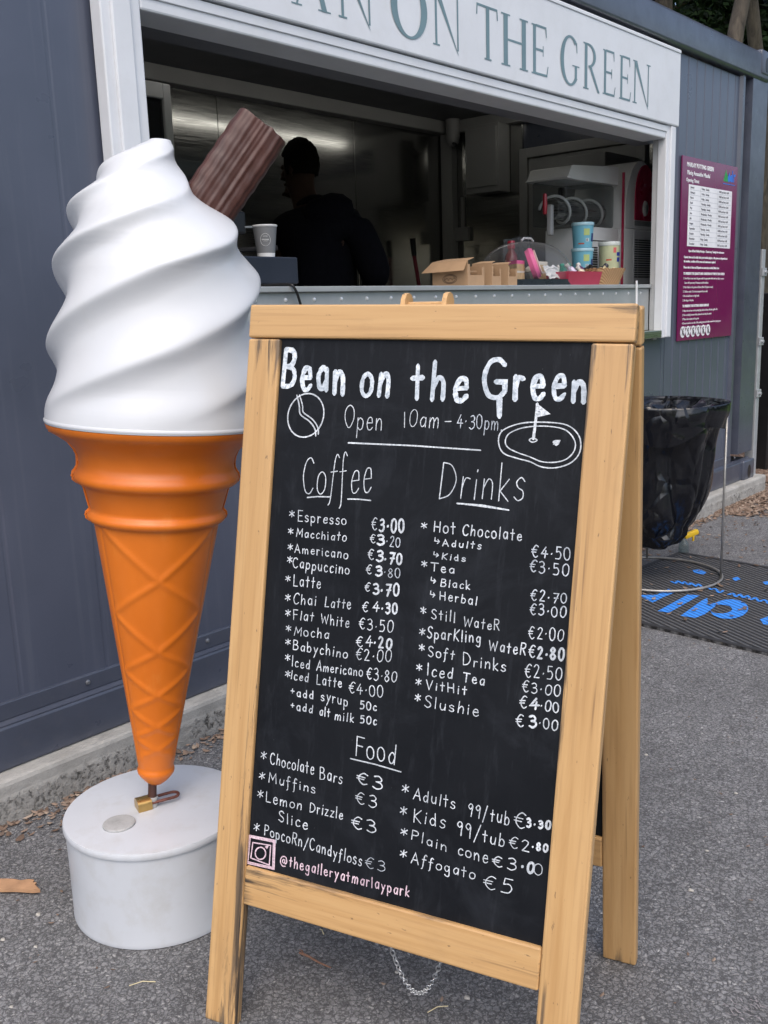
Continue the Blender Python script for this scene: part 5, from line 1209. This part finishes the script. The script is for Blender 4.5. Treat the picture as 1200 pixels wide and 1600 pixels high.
for i in range(15): v.box((xa+.008, SY+.0175, CZ+.03+i*.0125), (xa+.085, SY+.0198, CZ+.036+i*.0125))
v.box((xa+.01, SY+.017, zm-.075), (xb-.02, SY+.0196, zm-.071)); v.build('vent_slots', black, sm)
ta, tb_ = X(897), xb-.004; tz0, tz1 = zm+.004, Zp(930, 282)
MB().box((ta, SY+.05, tz0), (tb_, SY+.26, tz1), .015, 3).build('tank', mat_glass('tank plastic', (.78, .80, .80), .08, .06), sm, True)
lid = MB(); prl = [(0, 0), (.02, .012), (.05, .060), (.07, .066), (tb_-ta+.03, .095), (tb_-ta+.03, .0), (.1, -.004)]
lid.poly([(ta-.03+px, SY+.03, tz1+.002+pz) for px, pz in prl], (0, .25, 0)); lid.build('tank_lid', cream_p, sm)
ay, az = SY+.155, tz0+.088
MB().cyl((ta+.02, ay, az), (tb_, ay, az), .054, None, 32).build('freezer_drum', mat_steel('drum steel', (.45, .45, .44), .3), sm, True)
hel = [(ta+.015+(tb_-ta-.03)*k/90, ay+.067*math.cos(2*PI*k/32), az+.067*math.sin(2*PI*k/32)) for k in range(91)]
MB().tube(hel, .008, 8).build('auger', cream_p, sm, True, 180)
tp_ = Vector((ta-.018, ay-.02, tz0+.05))
MB().box(tp_+Vector((-.012, -.014, -.10)), tp_+Vector((.018, .014, .055)), .006).build('tap', paint('tap grey', (.45, .45, .45), .4), sm)
MB().lathe([(.001, -.055), (.010, -.05), (.013, 0), (.010, .05), (.001, .055)], 16, Matrix.Translation(tp_+Vector((-.05, 0, .055)))).build('tap_handle', red, sm, True)
MB().box((tp.x-.36, 2.53, CZ+.002), (tp.x+.075, 2.64, CZ+.0635), .004).build('drip_tray', paint('drip tray grey', (.25, .25, .25), .45), sm)
MB().box((xa+.02, SY+.05, CZ), (xd-.02, SY+.28, CZ+.0115)).build('feet', black, sm)
wb = MB().box((pix(946, 240, 1, 3.02).x, 3.02, pix(946, 262, 1, 3.02).z), (6.02, 3.3, pix(946, 236, 1, 3.02).z), .006).build('wall_box', paint('wall box', (.30, .30, .295), .5), None)
tag(wb, 'plain pale wall box above and behind the slush machine', 'wall box')
# white stick at the hatch edge
q = pix(995, 474, 1, D+.02); q2 = pix(994, 449, 1, D+.02)
tag(MB().cyl((q.x, D+.02, 1.104), (q2.x, D+.018, 1.352), .0055, None, 12).build('white_stick', paint('white plastic', (.75, .76, .77), .4), None, True), 'thin white plastic stick upright at the right end of the hatch', 'stick')
# till back and paper cup
a = pix(388, 448, 1, 2.44); b2 = pix(468, 448, 1, 2.44); zt = pix(430, 401, 1, 2.44).z
ti = thing('card_till', ((a.x+b2.x)/2, 2.5, CZ), 'dark blue black till box at the left of the counter under a paper cup', 'till')
MB().box((a.x-.02, 2.44, CZ+.012), (b2.x-.002, 2.62, zt), .005).build('housing', paint('till case', (.014, .018, .030), .4), ti)
MB().box((a.x, 2.45, CZ), (b2.x-.02, 2.60, CZ+.0118), .002).build('feet', black, ti)
c0 = pix(425, 452, 1, 2.30)
MB().tube(catmull([(a.x+.06, 2.47, CZ+.006), (a.x+.065, 2.33, CZ+.006), (a.x+.075, 2.30, CZ-.01), (a.x+.12, 2.318, 1.26), (a.x+.15, 2.32, 1.2), (a.x+.16, 2.32, 1.13)]), .0045, 8).build('cable', black, ti, True)
q = pix(416, 400, 1, 2.50); q.z = zt+.0005
cu_ = thing('paper_cup', q, 'grey takeaway paper cup with a round emblem standing on the till', 'cup')
cg = paint('cup grey', (.175, .18, .185), .6); Mq = Matrix.Translation(q); cwh = paint('cup white', (.74, .74, .73), .55)
MB().lathe([(.001, .004), (.0275, .004), (.0275, 0), (.0290, 0), (.0305, .014)], 40, Mq).build('foot', cwh, cu_, True)
MB().lathe([(.0305, .0145), (.0400, .098)], 40, Mq).build('sleeve', cg, cu_, True)
MB().lathe([(.0402, .0985), (.0418, .100), (.0425, .103), (.0412, .1055), (.0392, .1045), (.0300, .02), (.001, .02)], 40, Mq).build('rim', cwh, cu_, True)
em = MB()
def oncup(a, z): r = .0305+(z-.0145)*.0095/.0835+.0007; t = -2.30+a/r; return q+Vector((r*math.cos(t), r*math.sin(t), z))
em.tube([oncup(.017*math.cos(k), .056+.020*math.sin(k)) for k in [2*PI*i/32 for i in range(32)]], .0006, 4, True)
em.tube([oncup(-.012+.0015*i, .056+.003*math.sin(i*1.9)) for i in range(17)], .0010, 4)
for i in range(3): em.tube([oncup(-.008+.0016*k, .066+i*.0025-(.02 if i == 2 else 0)) for k in range(11)], .0004, 4)
em.build('emblem', cwh, cu_, True)
# coffee machine, mostly behind the cone
q = pix(384, 449, 1, 2.72)
cm = thing('coffee_machine', (q.x-.2, 2.8, CZ), 'black coffee machine with a steel lever, half hidden behind the cone', 'coffee machine')
b = MB().box((q.x-.55, 2.66, CZ), (q.x-.02, 3.05, CZ+.05), .01).box((q.x-.55, 2.85, CZ+.05), (q.x-.03, 3.05, CZ+.27), .01).box((q.x-.55, 2.66, CZ+.19), (q.x-.03, 2.85, CZ+.27), .01)
b.build('machine_body', black, cm)
MB().cyl((q.x-.10, 2.72, CZ+.12), (q.x-.10, 2.72, CZ+.19), .035, None, 20).build('group_head', steel_c, cm, True)
MB().tube([(q.x-.10, 2.70, CZ+.135), (q.x+.0, 2.62, CZ+.14), (q.x+.045, 2.59, CZ+.142)], .009, 8).build('portafilter', black, cm, True)
MB().tube([(q.x-.04, 2.66, CZ+.215), (q.x+.07, 2.62, CZ+.218)], .004, 8).build('steam_lever', steel_c, cm, True)

# ------------------------------------------------------------------ inside the cabin
t = pix(703, 197, 1, 4.50)
cv_ = thing('dome_camera', (t.x, 4.49, 2.40), 'small white turret camera under the ceiling in the far corner', 'camera')
MB().lathe([(.050, .10), (.052, .17), (.055, .184)], 28, Matrix.Translation((t.x-.02, 4.46, 2.40))).build('mount', inner, cv_, True)
MB().lathe([(.001, -.002), (.03, .004), (.046, .03), (.052, .07), (.050, .0985)], 28, Matrix.Translation((t.x-.02, 4.46, 2.40))).build('housing', inner, cv_, True)
MB().lathe([(.001, 0), (.020, .006), (.026, .018)], 20, Matrix.Translation((t.x-.035, 4.420, 2.418)) @ Matrix.Rotation(-2.2, 4, 'X')).build('lens', black, cv_, True)
fb = thing('fuse_cabinet', (6.0, 4.2, 2.06), 'grey metal fuse cabinet high on the end wall of the cabin', 'cabinet')
MB().box((5.905, 4.03, 2.045), (6.05, 4.315, 2.505), .004).build('box', inner, fb)
MB().box((5.892, 4.04, 2.085), (5.9045, 4.305, 2.480), .003).build('door', inner, fb)
MB().box((5.885, 4.295, 2.26), (5.8918, 4.303, 2.31), .002).build('latch', grey, fb)
ck = thing('socket_box', (6.03, 4.45, 1.77), 'grey socket box with a conduit dropping from the fuse cabinet', 'socket')
p = pix(722, 366, 0, 6.03)
MB().box((6.015, p.y-.06, p.z-.05), (6.0545, p.y+.06, p.z+.05), .006).build('box', inner, ck)
MB().box((6.035, p.y-.015, p.z+.051), (6.0545, p.y+.015, 2.05), .003).build('conduit', inner, ck)
fr = thing('display_fridge', (3.0, 4.2, .2), 'tall pale display fridge standing against the back wall, seen at the hatch edge', 'fridge')
fp_ = paint('fridge frame', (.5, .51, .52), .4)
fx1 = pix(265, 132, 1, 3.95).x; fz1 = pix(265, 132, 1, 3.95).z
MB().box((fx1-.7, 3.99, .2), (fx1-.005, 4.55, fz1), .01).build('cabinet', fp_, fr)
b = MB().box((fx1-.045, 3.945, .25), (fx1, 3.9895, fz1), .006).box((fx1-.70, 3.945, .25), (fx1-.655, 3.9895, fz1), .006).box((fx1-.654, 3.945, fz1-.07), (fx1-.046, 3.9895, fz1), .004)
b.build('door_frame', fp_, fr); MB().box((fx1-.654, 3.96, .26), (fx1-.046, 3.98, fz1-.071)).build('door_glass', mat_steel('fridge glass', (.16, .17, .18), .12), fr)
p0 = pix(645, 377, 1, 4.50); p1 = pix(652, 450, 1, 4.50)
mp = thing('mop', (p1.x+.03, 4.4, .2), 'mop with a red pole and black grip leaning on the back wall', 'mop')
dd = (p1-p0).normalized(); kk = (.26-p0.z)/dd.z
MB().cyl(p0+dd*.10, p0+dd*kk-Vector((0, .12, 0)), .014, None, 12).build('pole', paint('mop red', (.20, .01, .03), .4), mp, True)
MB().cyl(p0-dd*.02, p0+dd*.10, .021, .018, 12).build('grip', black, mp, True)
foot = p0+dd*kk-Vector((0, .12, 0))
MB().lathe([(.02, .09), (.05, .06), (.09, .0), (.001, .0)], 20, Matrix.Translation((foot.x, foot.y, .203)), lambda p, a, r, z: Vector((p.x*(1+.12*math.sin(a*9)), p.y*(1+.12*math.sin(a*9)), p.z))).build('head', paint('mop grey', (.25, .25, .24), .9), mp, True)

# ------------------------------------------------------------------ the person in black, back to the hatch
def skin_mesh(name, verts, edges, radii, mat, parent, sub=2, root=0):
    me = bpy.data.meshes.new(name); me.from_pydata([tuple(v) for v in verts], edges, []); o = link(bpy.data.objects.new(name, me))
    sk = o.modifiers.new('skin', 'SKIN'); ss_ = o.modifiers.new('sub', 'SUBSURF'); ss_.levels = sub; ss_.render_levels = sub
    for i, r in enumerate(radii):
        d = me.skin_vertices[0].data[i]; d.radius = r if isinstance(r, tuple) else (r, r); d.use_root = (i == root)
    bpy.context.view_layer.update()
    m2 = bpy.data.meshes.new_from_object(o.evaluated_get(bpy.context.evaluated_depsgraph_get())); bpy.data.objects.remove(o)
    for p in m2.polygons: p.use_smooth = True
    m2.materials.clear(); m2.materials.append(mat); m2.name = name
    n = link(bpy.data.objects.new(name, m2)); n.parent = parent; n.matrix_parent_inverse = Matrix(); n.location = (0, 0, 0); WO[n.name] = WO[parent.name] if parent else Vector(); return n
PX, PY, PF = 3.262, 3.225, .2
R2 = Vector((CR[0][0], CR[0][1], 0)).normalized(); F2 = Vector((CR[2][0], CR[2][1], 0)).normalized()   # figure's right / away from the hatch
pe = thing('person', (PX, PY, PF), 'person in a black hooded top with short dark hair, back turned inside the hatch', 'person')
def H(r, f, z): return R2*r+F2*f+Vector((0, 0, z))
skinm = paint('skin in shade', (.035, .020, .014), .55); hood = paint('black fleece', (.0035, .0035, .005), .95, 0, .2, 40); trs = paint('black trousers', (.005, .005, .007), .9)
hair = paint('dark hair', (.004, .0035, .003), .85, 0, .3, 90, .3, 200)
# skeleton: hips, trunk, neck, head; arms with five fingers; legs with feet
V = [H(.01, 0, .95), H(.01, .005, 1.12), H(.012, .01, 1.30), H(.005, .02, 1.45), H(-.035, .035, 1.53), H(-.068, .055, 1.60), H(-.076, .072, 1.68), H(-.074, .068, 1.755), H(-.072, .065, 1.81)]
Rr = [(.15, .12), (.135, .11), (.14, .095), (.115, .08), .055, (.060, .066), (.068, .080), (.068, .082), .044]
E = [(i, i+1) for i in range(8)]
def add(p, r, to): V.append(p); Rr.append(r); E.append((to, len(V)-1)); return len(V)-1
def hand(wr, base, dirv, side, up):
    pm = add(base+dirv*.045, (.034, .016), wr); tips = []
    return pm
for sg, pts in ((1, [H(.175, .02, 1.425), H(.262, -.002, 1.21), H(.218, .21, 1.141)]), (-1, [H(-.168, .03, 1.42), H(-.198, .10, 1.185), H(-.105, .30, 1.12)])):
    a = add(pts[0], .046, 3); m_ = add((pts[0]+pts[1])/2, .040, a); b = add(pts[1], .034, m_); m_ = add((pts[1]+pts[2])/2, .038, b); c = add(pts[2], .027, m_)
    d = (pts[2]-pts[1]).normalized(); pmv = add(pts[2]+d*.05, (.034, .017), c)
for sg in (1, -1):
    a = add(H(.095*sg+.01, 0, .88), .095, 0); b = add(H(.10*sg+.01, -.01, .50), .062, a); c = add(H(.105*sg+.01, .01, .09), .042, b); f = add(H(.11*sg+.01, -.0, .045), .042, c); add(H(.12*sg+.01, .15, .035), .033, f)
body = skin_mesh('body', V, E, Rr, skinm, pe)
# fingers grown into the same body mesh, and a nose, chin and ears
fm = bmesh.new(); fm.from_mesh(body.data)
def limb(bm, pts, rad, seg=8):
    b = MB(); b.bm.free(); b.bm = bm; b.tube(pts, rad, seg)
for wrist, elbow in ((H(.215, .22, 1.14), H(.255, .0, 1.22)), (H(-.10, .30, 1.12), H(-.195, .10, 1.19))):
    d = (wrist-elbow).normalized(); sdv = d.cross(Vector((0, 0, 1))).normalized(); dn = sdv.cross(d)
    for k, (o_, L) in enumerate(((-.027, .066), (-.009, .078), (.009, .074), (.027, .058))):
        p = wrist+d*.075+sdv*o_; limb(fm, [p, p+d*L*.42, p+d*L*.75-dn*L*.12*(-1 if dn.z < 0 else 1), p+d*L*.95-dn*L*.36*(-1 if dn.z < 0 else 1)], [.0088, .0082, .0074, .006])
    p = wrist+d*.03+sdv*-.03; limb(fm, [p, p+d*.025-sdv*.022, p+d*.052-sdv*.03, p+d*.07-sdv*.028], [.011, .0095, .0085, .0065])
hc = H(-.076, .072, 1.685); fd = (F2*.55-R2*.84).normalized(); sd_ = fd.cross(Vector((0, 0, 1)))
limb(fm, [hc+fd*.073+Vector((0, 0, .02)), hc+fd*.094+Vector((0, 0, -.005)), hc+fd*.098+Vector((0, 0, -.018)), hc+fd*.078+Vector((0, 0, -.024))], [.008, .013, .014, .010])
limb(fm, [hc+fd*.068+Vector((0, 0, -.052))+sd_*.024, hc+fd*.080+Vector((0, 0, -.05)), hc+fd*.068+Vector((0, 0, -.052))-sd_*.024], [.006, .0085, .006])
limb(fm, [hc+fd*.06+Vector((0, 0, -.07)), hc+fd*.08+Vector((0, 0, -.088)), hc+fd*.05+Vector((0, 0, -.092))], [.026, .024, .02])
for sg in (1, -1):
    p = hc+sd_*.070*sg-fd*.005; limb(fm, [p+Vector((0, 0, -.03)), p-fd*.014+sd_*.01*sg+Vector((0, 0, .0)), p-fd*.006+sd_*.008*sg+Vector((0, 0, .032))], [.007, .012, .008])
    p = hc+fd*.072+sd_*.030*sg+Vector((0, 0, .022)); limb(fm, [p-fd*.004, p+fd*.004], [.012, .010])
fm.to_mesh(body.data); fm.free()
for p in body.data.polygons: p.use_smooth = True
# hair: short, with an uneven surface
hm = MB()
def hairf(u, v):
    t = 2*PI*u; a = PI*.5-v*PI*.66; d = fd*math.cos(t)+sd_*math.sin(t)
    low = 1.0 if math.cos(t) < .35 else .0
    aa = a if low else max(a, .30)
    k = 1+.05*noise.noise((d*3+Vector((0, 0, aa*3)))*3)+.03*noise.noise((d*3+Vector((0, 0, aa*3)))*9)
    return hc+Vector((0, 0, .035))+d*(.089*math.cos(aa)*k)-fd*.010+Vector((0, 0, .112*math.sin(aa)*k))
hm.grid(hairf, 60, 30, True).build('hair', hair, pe, True, 180, recalc=True)
o = S.objects['hair']
for v in o.data.vertices: v.co += WO['person']
V2 = [H(.01, 0, .84), H(.01, .0, 1.0), H(.012, .005, 1.16), H(.014, .01, 1.32), H(.006, .02, 1.44), H(-.022, .03, 1.515), H(-.035, .045, 1.565)]; R3 = [(.205, .15), (.195, .145), (.20, .145), (.195, .135), (.15, .12), .098, .082]; E2 = [(i, i+1) for i in range(6)]
def add2(p, r, to): V2.append(p); R3.append(r); E2.append((to, len(V2)-1)); return len(V2)-1
for pts in ([H(.18, .02, 1.425), H(.268, -.005, 1.205), H(.222, .20, 1.143)], [H(-.172, .03, 1.42), H(-.20, .10, 1.18), H(-.115, .28, 1.12)]):
    a = add2(pts[0], .092, 4); m_ = add2((pts[0]+pts[1])/2, .086, a); b = add2(pts[1], .080, m_); m_ = add2((pts[1]+pts[2])/2, .056, b); add2(pts[2], .042, m_)
skin_mesh('hooded_top', V2, E2, R3, hood, pe)
hb = MB()
hcn = H(.055, -.055, 1.475)
hb.lathe([(.001, -.07), (.055, -.065), (.09, -.025), (.10, .02), (.082, .062), (.045, .088), (.001, .09)], 28, basis(hcn, R2, F2, Vector((0, 0, 1))) @ Matrix.Rotation(-.35, 4, 'Y') @ Matrix.Diagonal((1.25, .85, 1, 1)), lambda p, a, r, z: p*(1+.10*noise.noise(p*9)))
hb.build('hood', hood, pe, True, 180)
for v in S.objects['hood'].data.vertices: v.co += WO['person']
V3 = [H(.01, 0, .96), H(.01, 0, .86)]; R4 = [(.165, .125), (.165, .13)]; E3 = [(0, 1)]
for sg in (1, -1):
    V3.append(H(.098*sg+.01, 0, .74)); R4.append(.098); E3.append((1, len(V3)-1)); V3.append(H(.10*sg+.01, -.008, .48)); R4.append(.078); E3.append((len(V3)-2, len(V3)-1)); V3.append(H(.105*sg+.01, .01, .10)); R4.append(.066); E3.append((len(V3)-2, len(V3)-1))
skin_mesh('trousers', V3, E3, R4, trs, pe)

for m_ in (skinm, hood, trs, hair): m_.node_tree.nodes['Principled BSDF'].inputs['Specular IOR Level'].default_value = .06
# ------------------------------------------------------------------ beyond the cabin: post, fence, trees
galv = paint('galvanised post', (.42, .44, .46), .4, .35, .12, 20)
t = pix(1192, 390, 1, 2.305)
gp = thing('steel_post', (6.275, 2.30, 0), 'pale galvanised steel post standing against the corner of the cabin', 'post')
MB().box((6.245, 2.285, 0), (6.300, 2.345, t.z), .004).build('post', galv, gp)
for z in (.62, .95, 1.38): MB().box((6.239, 2.275, z), (6.305, 2.284, z+.05), .002).cyl((6.272, 2.262, z+.025), (6.272, 2.276, z+.025), .010, None, 8).build('bracket', galv, gp)
blackp = paint('black fence paint', (.010, .010, .011), .4, 0, .2, 20)
fe = thing('metal_fence', (9.0, 2.6, 0), 'black metal rail fence running on from the cabin corner', 'fence')
for x in (7.16, 9.0, 10.9, 12.8, 14.7): MB().box((x-.055, 2.50, 0), (x+.055, 2.62, 1.28), .008).build('fence_post', blackp, fe)
for x0_, x1_ in ((7.216, 8.944), (9.056, 10.844), (10.956, 12.744), (12.856, 14.644)):
    for z in (.10, .66, .80, 1.0, 1.2): MB().box((x0_, 2.53, z), (x1_, 2.59, z+(.075 if z < 1 else .06)), .005).build('rail', blackp, fe)
bark = N('tree bark'); bk_ = bark.noise(14, 7, .7, bark.vec((1, 1, .22)), 1)
bark.set(Base_Color=bark.mix(bark.rng(bk_, .35, .65), (.022, .018, .014), (.085, .07, .052)), Roughness=.9); bark.bump(bk_, .8, .03)
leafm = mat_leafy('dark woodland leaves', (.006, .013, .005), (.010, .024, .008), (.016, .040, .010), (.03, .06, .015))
def leaf_quads(mb, c, rad, n, size):
    for i in range(n):
        while True:
            d = Vector((rnd.uniform(-1, 1), rnd.uniform(-1, 1), rnd.uniform(-1, 1)))
            if .25 < d.length < 1: break
        p = Vector(c)+Vector((d.x*rad[0], d.y*rad[1], d.z*rad[2]))
        if noise.noise(p*.9) < -.18: continue
        a = Vector((rnd.gauss(0, 1), rnd.gauss(0, 1), rnd.gauss(0, 1))).normalized(); b = a.orthogonal().normalized(); s = size*rnd.uniform(.6, 1.3)
        vs = [mb.bm.verts.new(p+a*s+b*0), mb.bm.verts.new(p+b*s*.45), mb.bm.verts.new(p-a*s), mb.bm.verts.new(p-b*s*.45)]; mb.bm.faces.new(vs)
def tree(x, y, h, r, label, n=2600, lean=0, leaf=.10, low=.32):
    t = thing('tree', (x, y, 0), label, 'tree', 'trees behind the cabin')
    pts = [(x+lean*k*k*.02+.12*noise.noise(Vector((x, y, k))), y+.12*noise.noise(Vector((y, x, k))), h*.9*k/8) for k in range(9)]
    b = MB().tube(pts, [r*(1-.085*k) for k in range(9)], 12)
    for i in range(9):
        z = h*(low+(.92-low)*i/9); a = i*2.4; L = h*.26*(1.1-i*.05); c = Vector(pts[min(8, int(z/(h*.9)*8))])
        b.tube([(c.x, c.y, z), (c.x+math.cos(a)*L*.5, c.y+math.sin(a)*L*.5, z+L*.28), (c.x+math.cos(a)*L, c.y+math.sin(a)*L, z+L*.45)], [r*.3, r*.18, r*.05], 7)
    b.build('trunk', bark.m, t, True, 180)
    m = MB()
    for i in range(13):
        a = i*2.4; zz = h*(low+.06+.05*i); q = h*.22*(1.15-.05*i)
        leaf_quads(m, (x+math.cos(a)*q, y+math.sin(a)*q, zz), (h*.17, h*.17, h*.10), n//13, leaf)
    m.build('crown', leafm, t, recalc=False)
tree(10.2, 4.35, 9, .13, 'slim tree with a bare pale trunk just behind the cabin roof corner', 5200, 2, .055, .62)
tree(14.2, 5.15, 11, .13, 'thick trunked tree seen over the right end of the cabin roof', 9000, -3, .08, .6)
tree(15.5, 7.4, 12, .22, 'dark leafy tree above the middle of the cabin roof edge', 9500, 0, .09, .5)
tree(20, 7.2, 13, .26, 'dark tree with a full low crown furthest right over the roof', 9500, 0, .11)
tree(19, 10.5, 13, .26, 'tall dark tree furthest back behind the cabin', 9500, 0, .11)
wd = MB()
for i in range(70):
    a = math.radians(2+i*1.25); R_ = 27+5*noise.noise(Vector((i*.7, 0, 0))); x, y = R_*math.cos(a), R_*math.sin(a)
    for z in (1.2, 4, 7, 10, 13): leaf_quads(wd, (x, y, z), (2.4, 2.4, 2.4), 330, .40)
tag(wd.build('woodland_backdrop', leafm, None, recalc=False, origin=(20, 15, 0)), 'dense dark woodland far behind the cabin', 'woodland', None, 'stuff')
wd = MB()  # tree belt out of view, added and sized to dim reflections and horizon light
for i in range(110):
    a = math.radians(150+i*2.0); R_ = 34+4*noise.noise(Vector((i*.5, 3, 0))); x, y = R_*math.cos(a), R_*math.sin(a)
    for z in (1.2, 3.4): leaf_quads(wd, (x, y, z), (2.0, 2.0, 2.0), 70, .5)
tag(wd.build('unseen_tree_belt', mat_leafy('belt leaves', (.02, .05, .012), (.04, .09, .02), (.06, .12, .03)), None, recalc=False, origin=(-15, -15, 0)), 'unseen belt of trees opposite the cabin, added to darken reflections and low sky', 'woodland', None, 'stuff')

# ------------------------------------------------------------------ litter and small things on the ground
leafc = mat_leafy('dry leaf litter', (.10, .066, .048), (.19, .135, .10), (.27, .20, .155), (.14, .095, .07), (.36, .29, .23), rough=.85)
def flake_leaf(mb, p, s, el=1.9):
    a = rnd.uniform(0, 2*PI); d = Vector((math.cos(a), math.sin(a), rnd.uniform(-.15, .35))).normalized(); e = Vector((-d.y, d.x, rnd.uniform(-.3, .3))).normalized()
    up = Vector((0, 0, 1)); c = Vector(p)+Vector((0, 0, .003+s*.18)); L = s*el/2; w = s/2
    P = [c-d*L, c-d*L*.35+e*w-up*s*.10, c+d*L*.4+e*w*.8-up*s*.08, c+d*L+up*s*.12, c+d*L*.35-e*w*.9-up*s*.12, c-d*L*.4-e*w*.7-up*s*.06, c+up*s*.12]
    vs = [mb.bm.verts.new(Vector((q.x, q.y, max(.0025, q.z)))) for q in P]
    for i in range(6): mb.bm.faces.new((vs[i], vs[(i+1) % 6], vs[6]))
lit = MB()
for i in range(2600):                                       # drift at the foot of the plinth
    x = rnd.uniform(.3, 6.3); y = 2.222-abs(rnd.gauss(0, .045+.05*noise.noise(Vector((x*2, 0, 0)))))
    if rnd.random() < .62+.5*noise.noise(Vector((x*3, 4, 0))): flake_leaf(lit, (x, y, 0), rnd.uniform(.006, .019))
for i in range(5200):                                       # thick drift beyond the corner
    x = 5.5+abs(rnd.gauss(0, 1.3)); y = 2.45-abs(rnd.gauss(0, .28))*(1+.3*(x-5.5)) if x < 6.35 else rnd.uniform(1.2, 2.7)+.2*(x-6.3)
    if x < 6.34: y = min(y, 2.21)
    flake_leaf(lit, (x, y, 0), rnd.uniform(.010, .026))
for i in range(420): flake_leaf(lit, (rnd.uniform(3.6, 6.0), rnd.uniform(1.3, 2.2), 0), rnd.uniform(.005, .016))
for i in range(110): flake_leaf(lit, (mo.x+rnd.uniform(.0, 1.1), rnd.uniform(1.0, 2.05), .012), rnd.uniform(.006, .018))
for i in range(320): flake_leaf(lit, (rnd.uniform(.5, 3.3), rnd.uniform(.4, 2.15), 0), rnd.uniform(.003, .008))
tag(lit.build('leaf_litter', leafc, None, recalc=True, origin=(3, 2, 0)), 'dry brown leaf litter drifted along the footing and round the bin', 'leaves', None, 'stuff')
wdm = paint('bare splinter wood', (.42, .24, .13), .85, 0, .25, 30, .2, 90)
a, b2 = pix(-6, 1386, 2, .004), pix(68, 1390, 2, .004); d = (b2-a).normalized(); e = Vector((-d.y, d.x, 0)); L = (b2-a).length
up_ = [(0, .018), (.25, .020), (.45, .016), (.6, .022), (.72, .020), (.74, .010), (.80, .013), (.82, .002), (1, -.014), (.86, -.018), (.5, -.017), (.2, -.021), (0, -.018)]
tag(MB().poly([a+d*L*u+e*w+Vector((0, 0, .002)) for u, w in up_], (0, 0, .008)).build('bark_piece', wdm, None), 'torn pale brown piece of bark lying at the left edge of the asphalt', 'bark')
a, b2 = pix(468, 1489, 2, .004), pix(517, 1512, 2, .004); d = (b2-a).normalized(); e = Vector((-d.y, d.x, 0)); L = (b2-a).length
twm = paint('twig brown', (.22, .12, .08), .85, 0, .3, 60)
mb = MB().tube([a+Vector((0, 0, .001)), a+d*L*.3+e*.002, a+d*L*.65-e*.001, b2], [.0026, .0024, .0020, .0014], 7); mb.tube([a+d*L*.12, a+d*L*.03+e*.006+Vector((0, 0, .002)), a-d*L*.08+e*.008], [.002, .0016, .001], 6)
tag(mb.build('twig', twm, None, True), 'thin brown twig on the asphalt behind the A-frame board legs', 'twig')
gr = paint('dry straw', (.55, .48, .30), .8)
for (xa_, ya_, xb_, yb_), lb in (((202, 1540, 243, 1534), 'pale dry grass stem on the asphalt left of the board'), ((668, 1582, 700, 1572), 'pale dry grass stem on the asphalt under the board'), ((500, 1452, 506, 1460), 'short curled straw on the asphalt between the board legs')):
    a, b2 = pix(xa_, ya_, 2, .003), pix(xb_, yb_, 2, .003); m = (a+b2)/2+Vector((.003, .003, .002))
    tag(MB().tube([a, m, b2], .0011, 5).build('grass_stem', gr, None, True), lb, 'straw', 'dry stems on the asphalt')
pb = paint('pebble', (.44, .42, .38), .8)
for i, (x, y) in enumerate(((18, 1574), (60, 1430), (5, 1469), (56, 1480), (1105, 1330), (1080, 1392), (1010, 1180), (1150, 1240), (620, 1520), (730, 1560))):
    q = pix(x, y, 2, 0); r = .0032+.0016*((i*7) % 4)/3
    tag(MB().lathe([(.001, 0), (r, r*.2), (r*.9, r*.7), (.001, r)], 9, Matrix.Translation(q), lambda p, a, rr, z: p*1+Vector((p.x*.4*math.sin(a), p.y*.3, 0))).build('pebble', pb, None, True), 'small pale pebble lying loose on the dark asphalt', 'pebble', 'loose pebbles on the asphalt')

sm_ = MB()
for i in range(26):
    x, y = 1128+rnd.uniform(0, 60), 1556+rnd.uniform(0, 36); a = pix(x, y, 2, .003); b2 = pix(x+rnd.uniform(4, 15), y+rnd.uniform(2, 9), 2, .003)
    ribbon(sm_, [(a.x, a.y), ((a.x+b2.x)/2+rnd.uniform(-.003, .003), (a.y+b2.y)/2), (b2.x, b2.y)], rnd.uniform(.0006, .002), lambda x, y, z: Vector((x, y, .003+z)))
tag(sm_.build('chalk_smear', mat_chalk('pavement chalk', (.36, .32, .33), (.20, .19, .19), 150), None), 'faint pinkish chalk scribble worn into the asphalt at the bottom right', 'chalk mark', None, 'stuff')
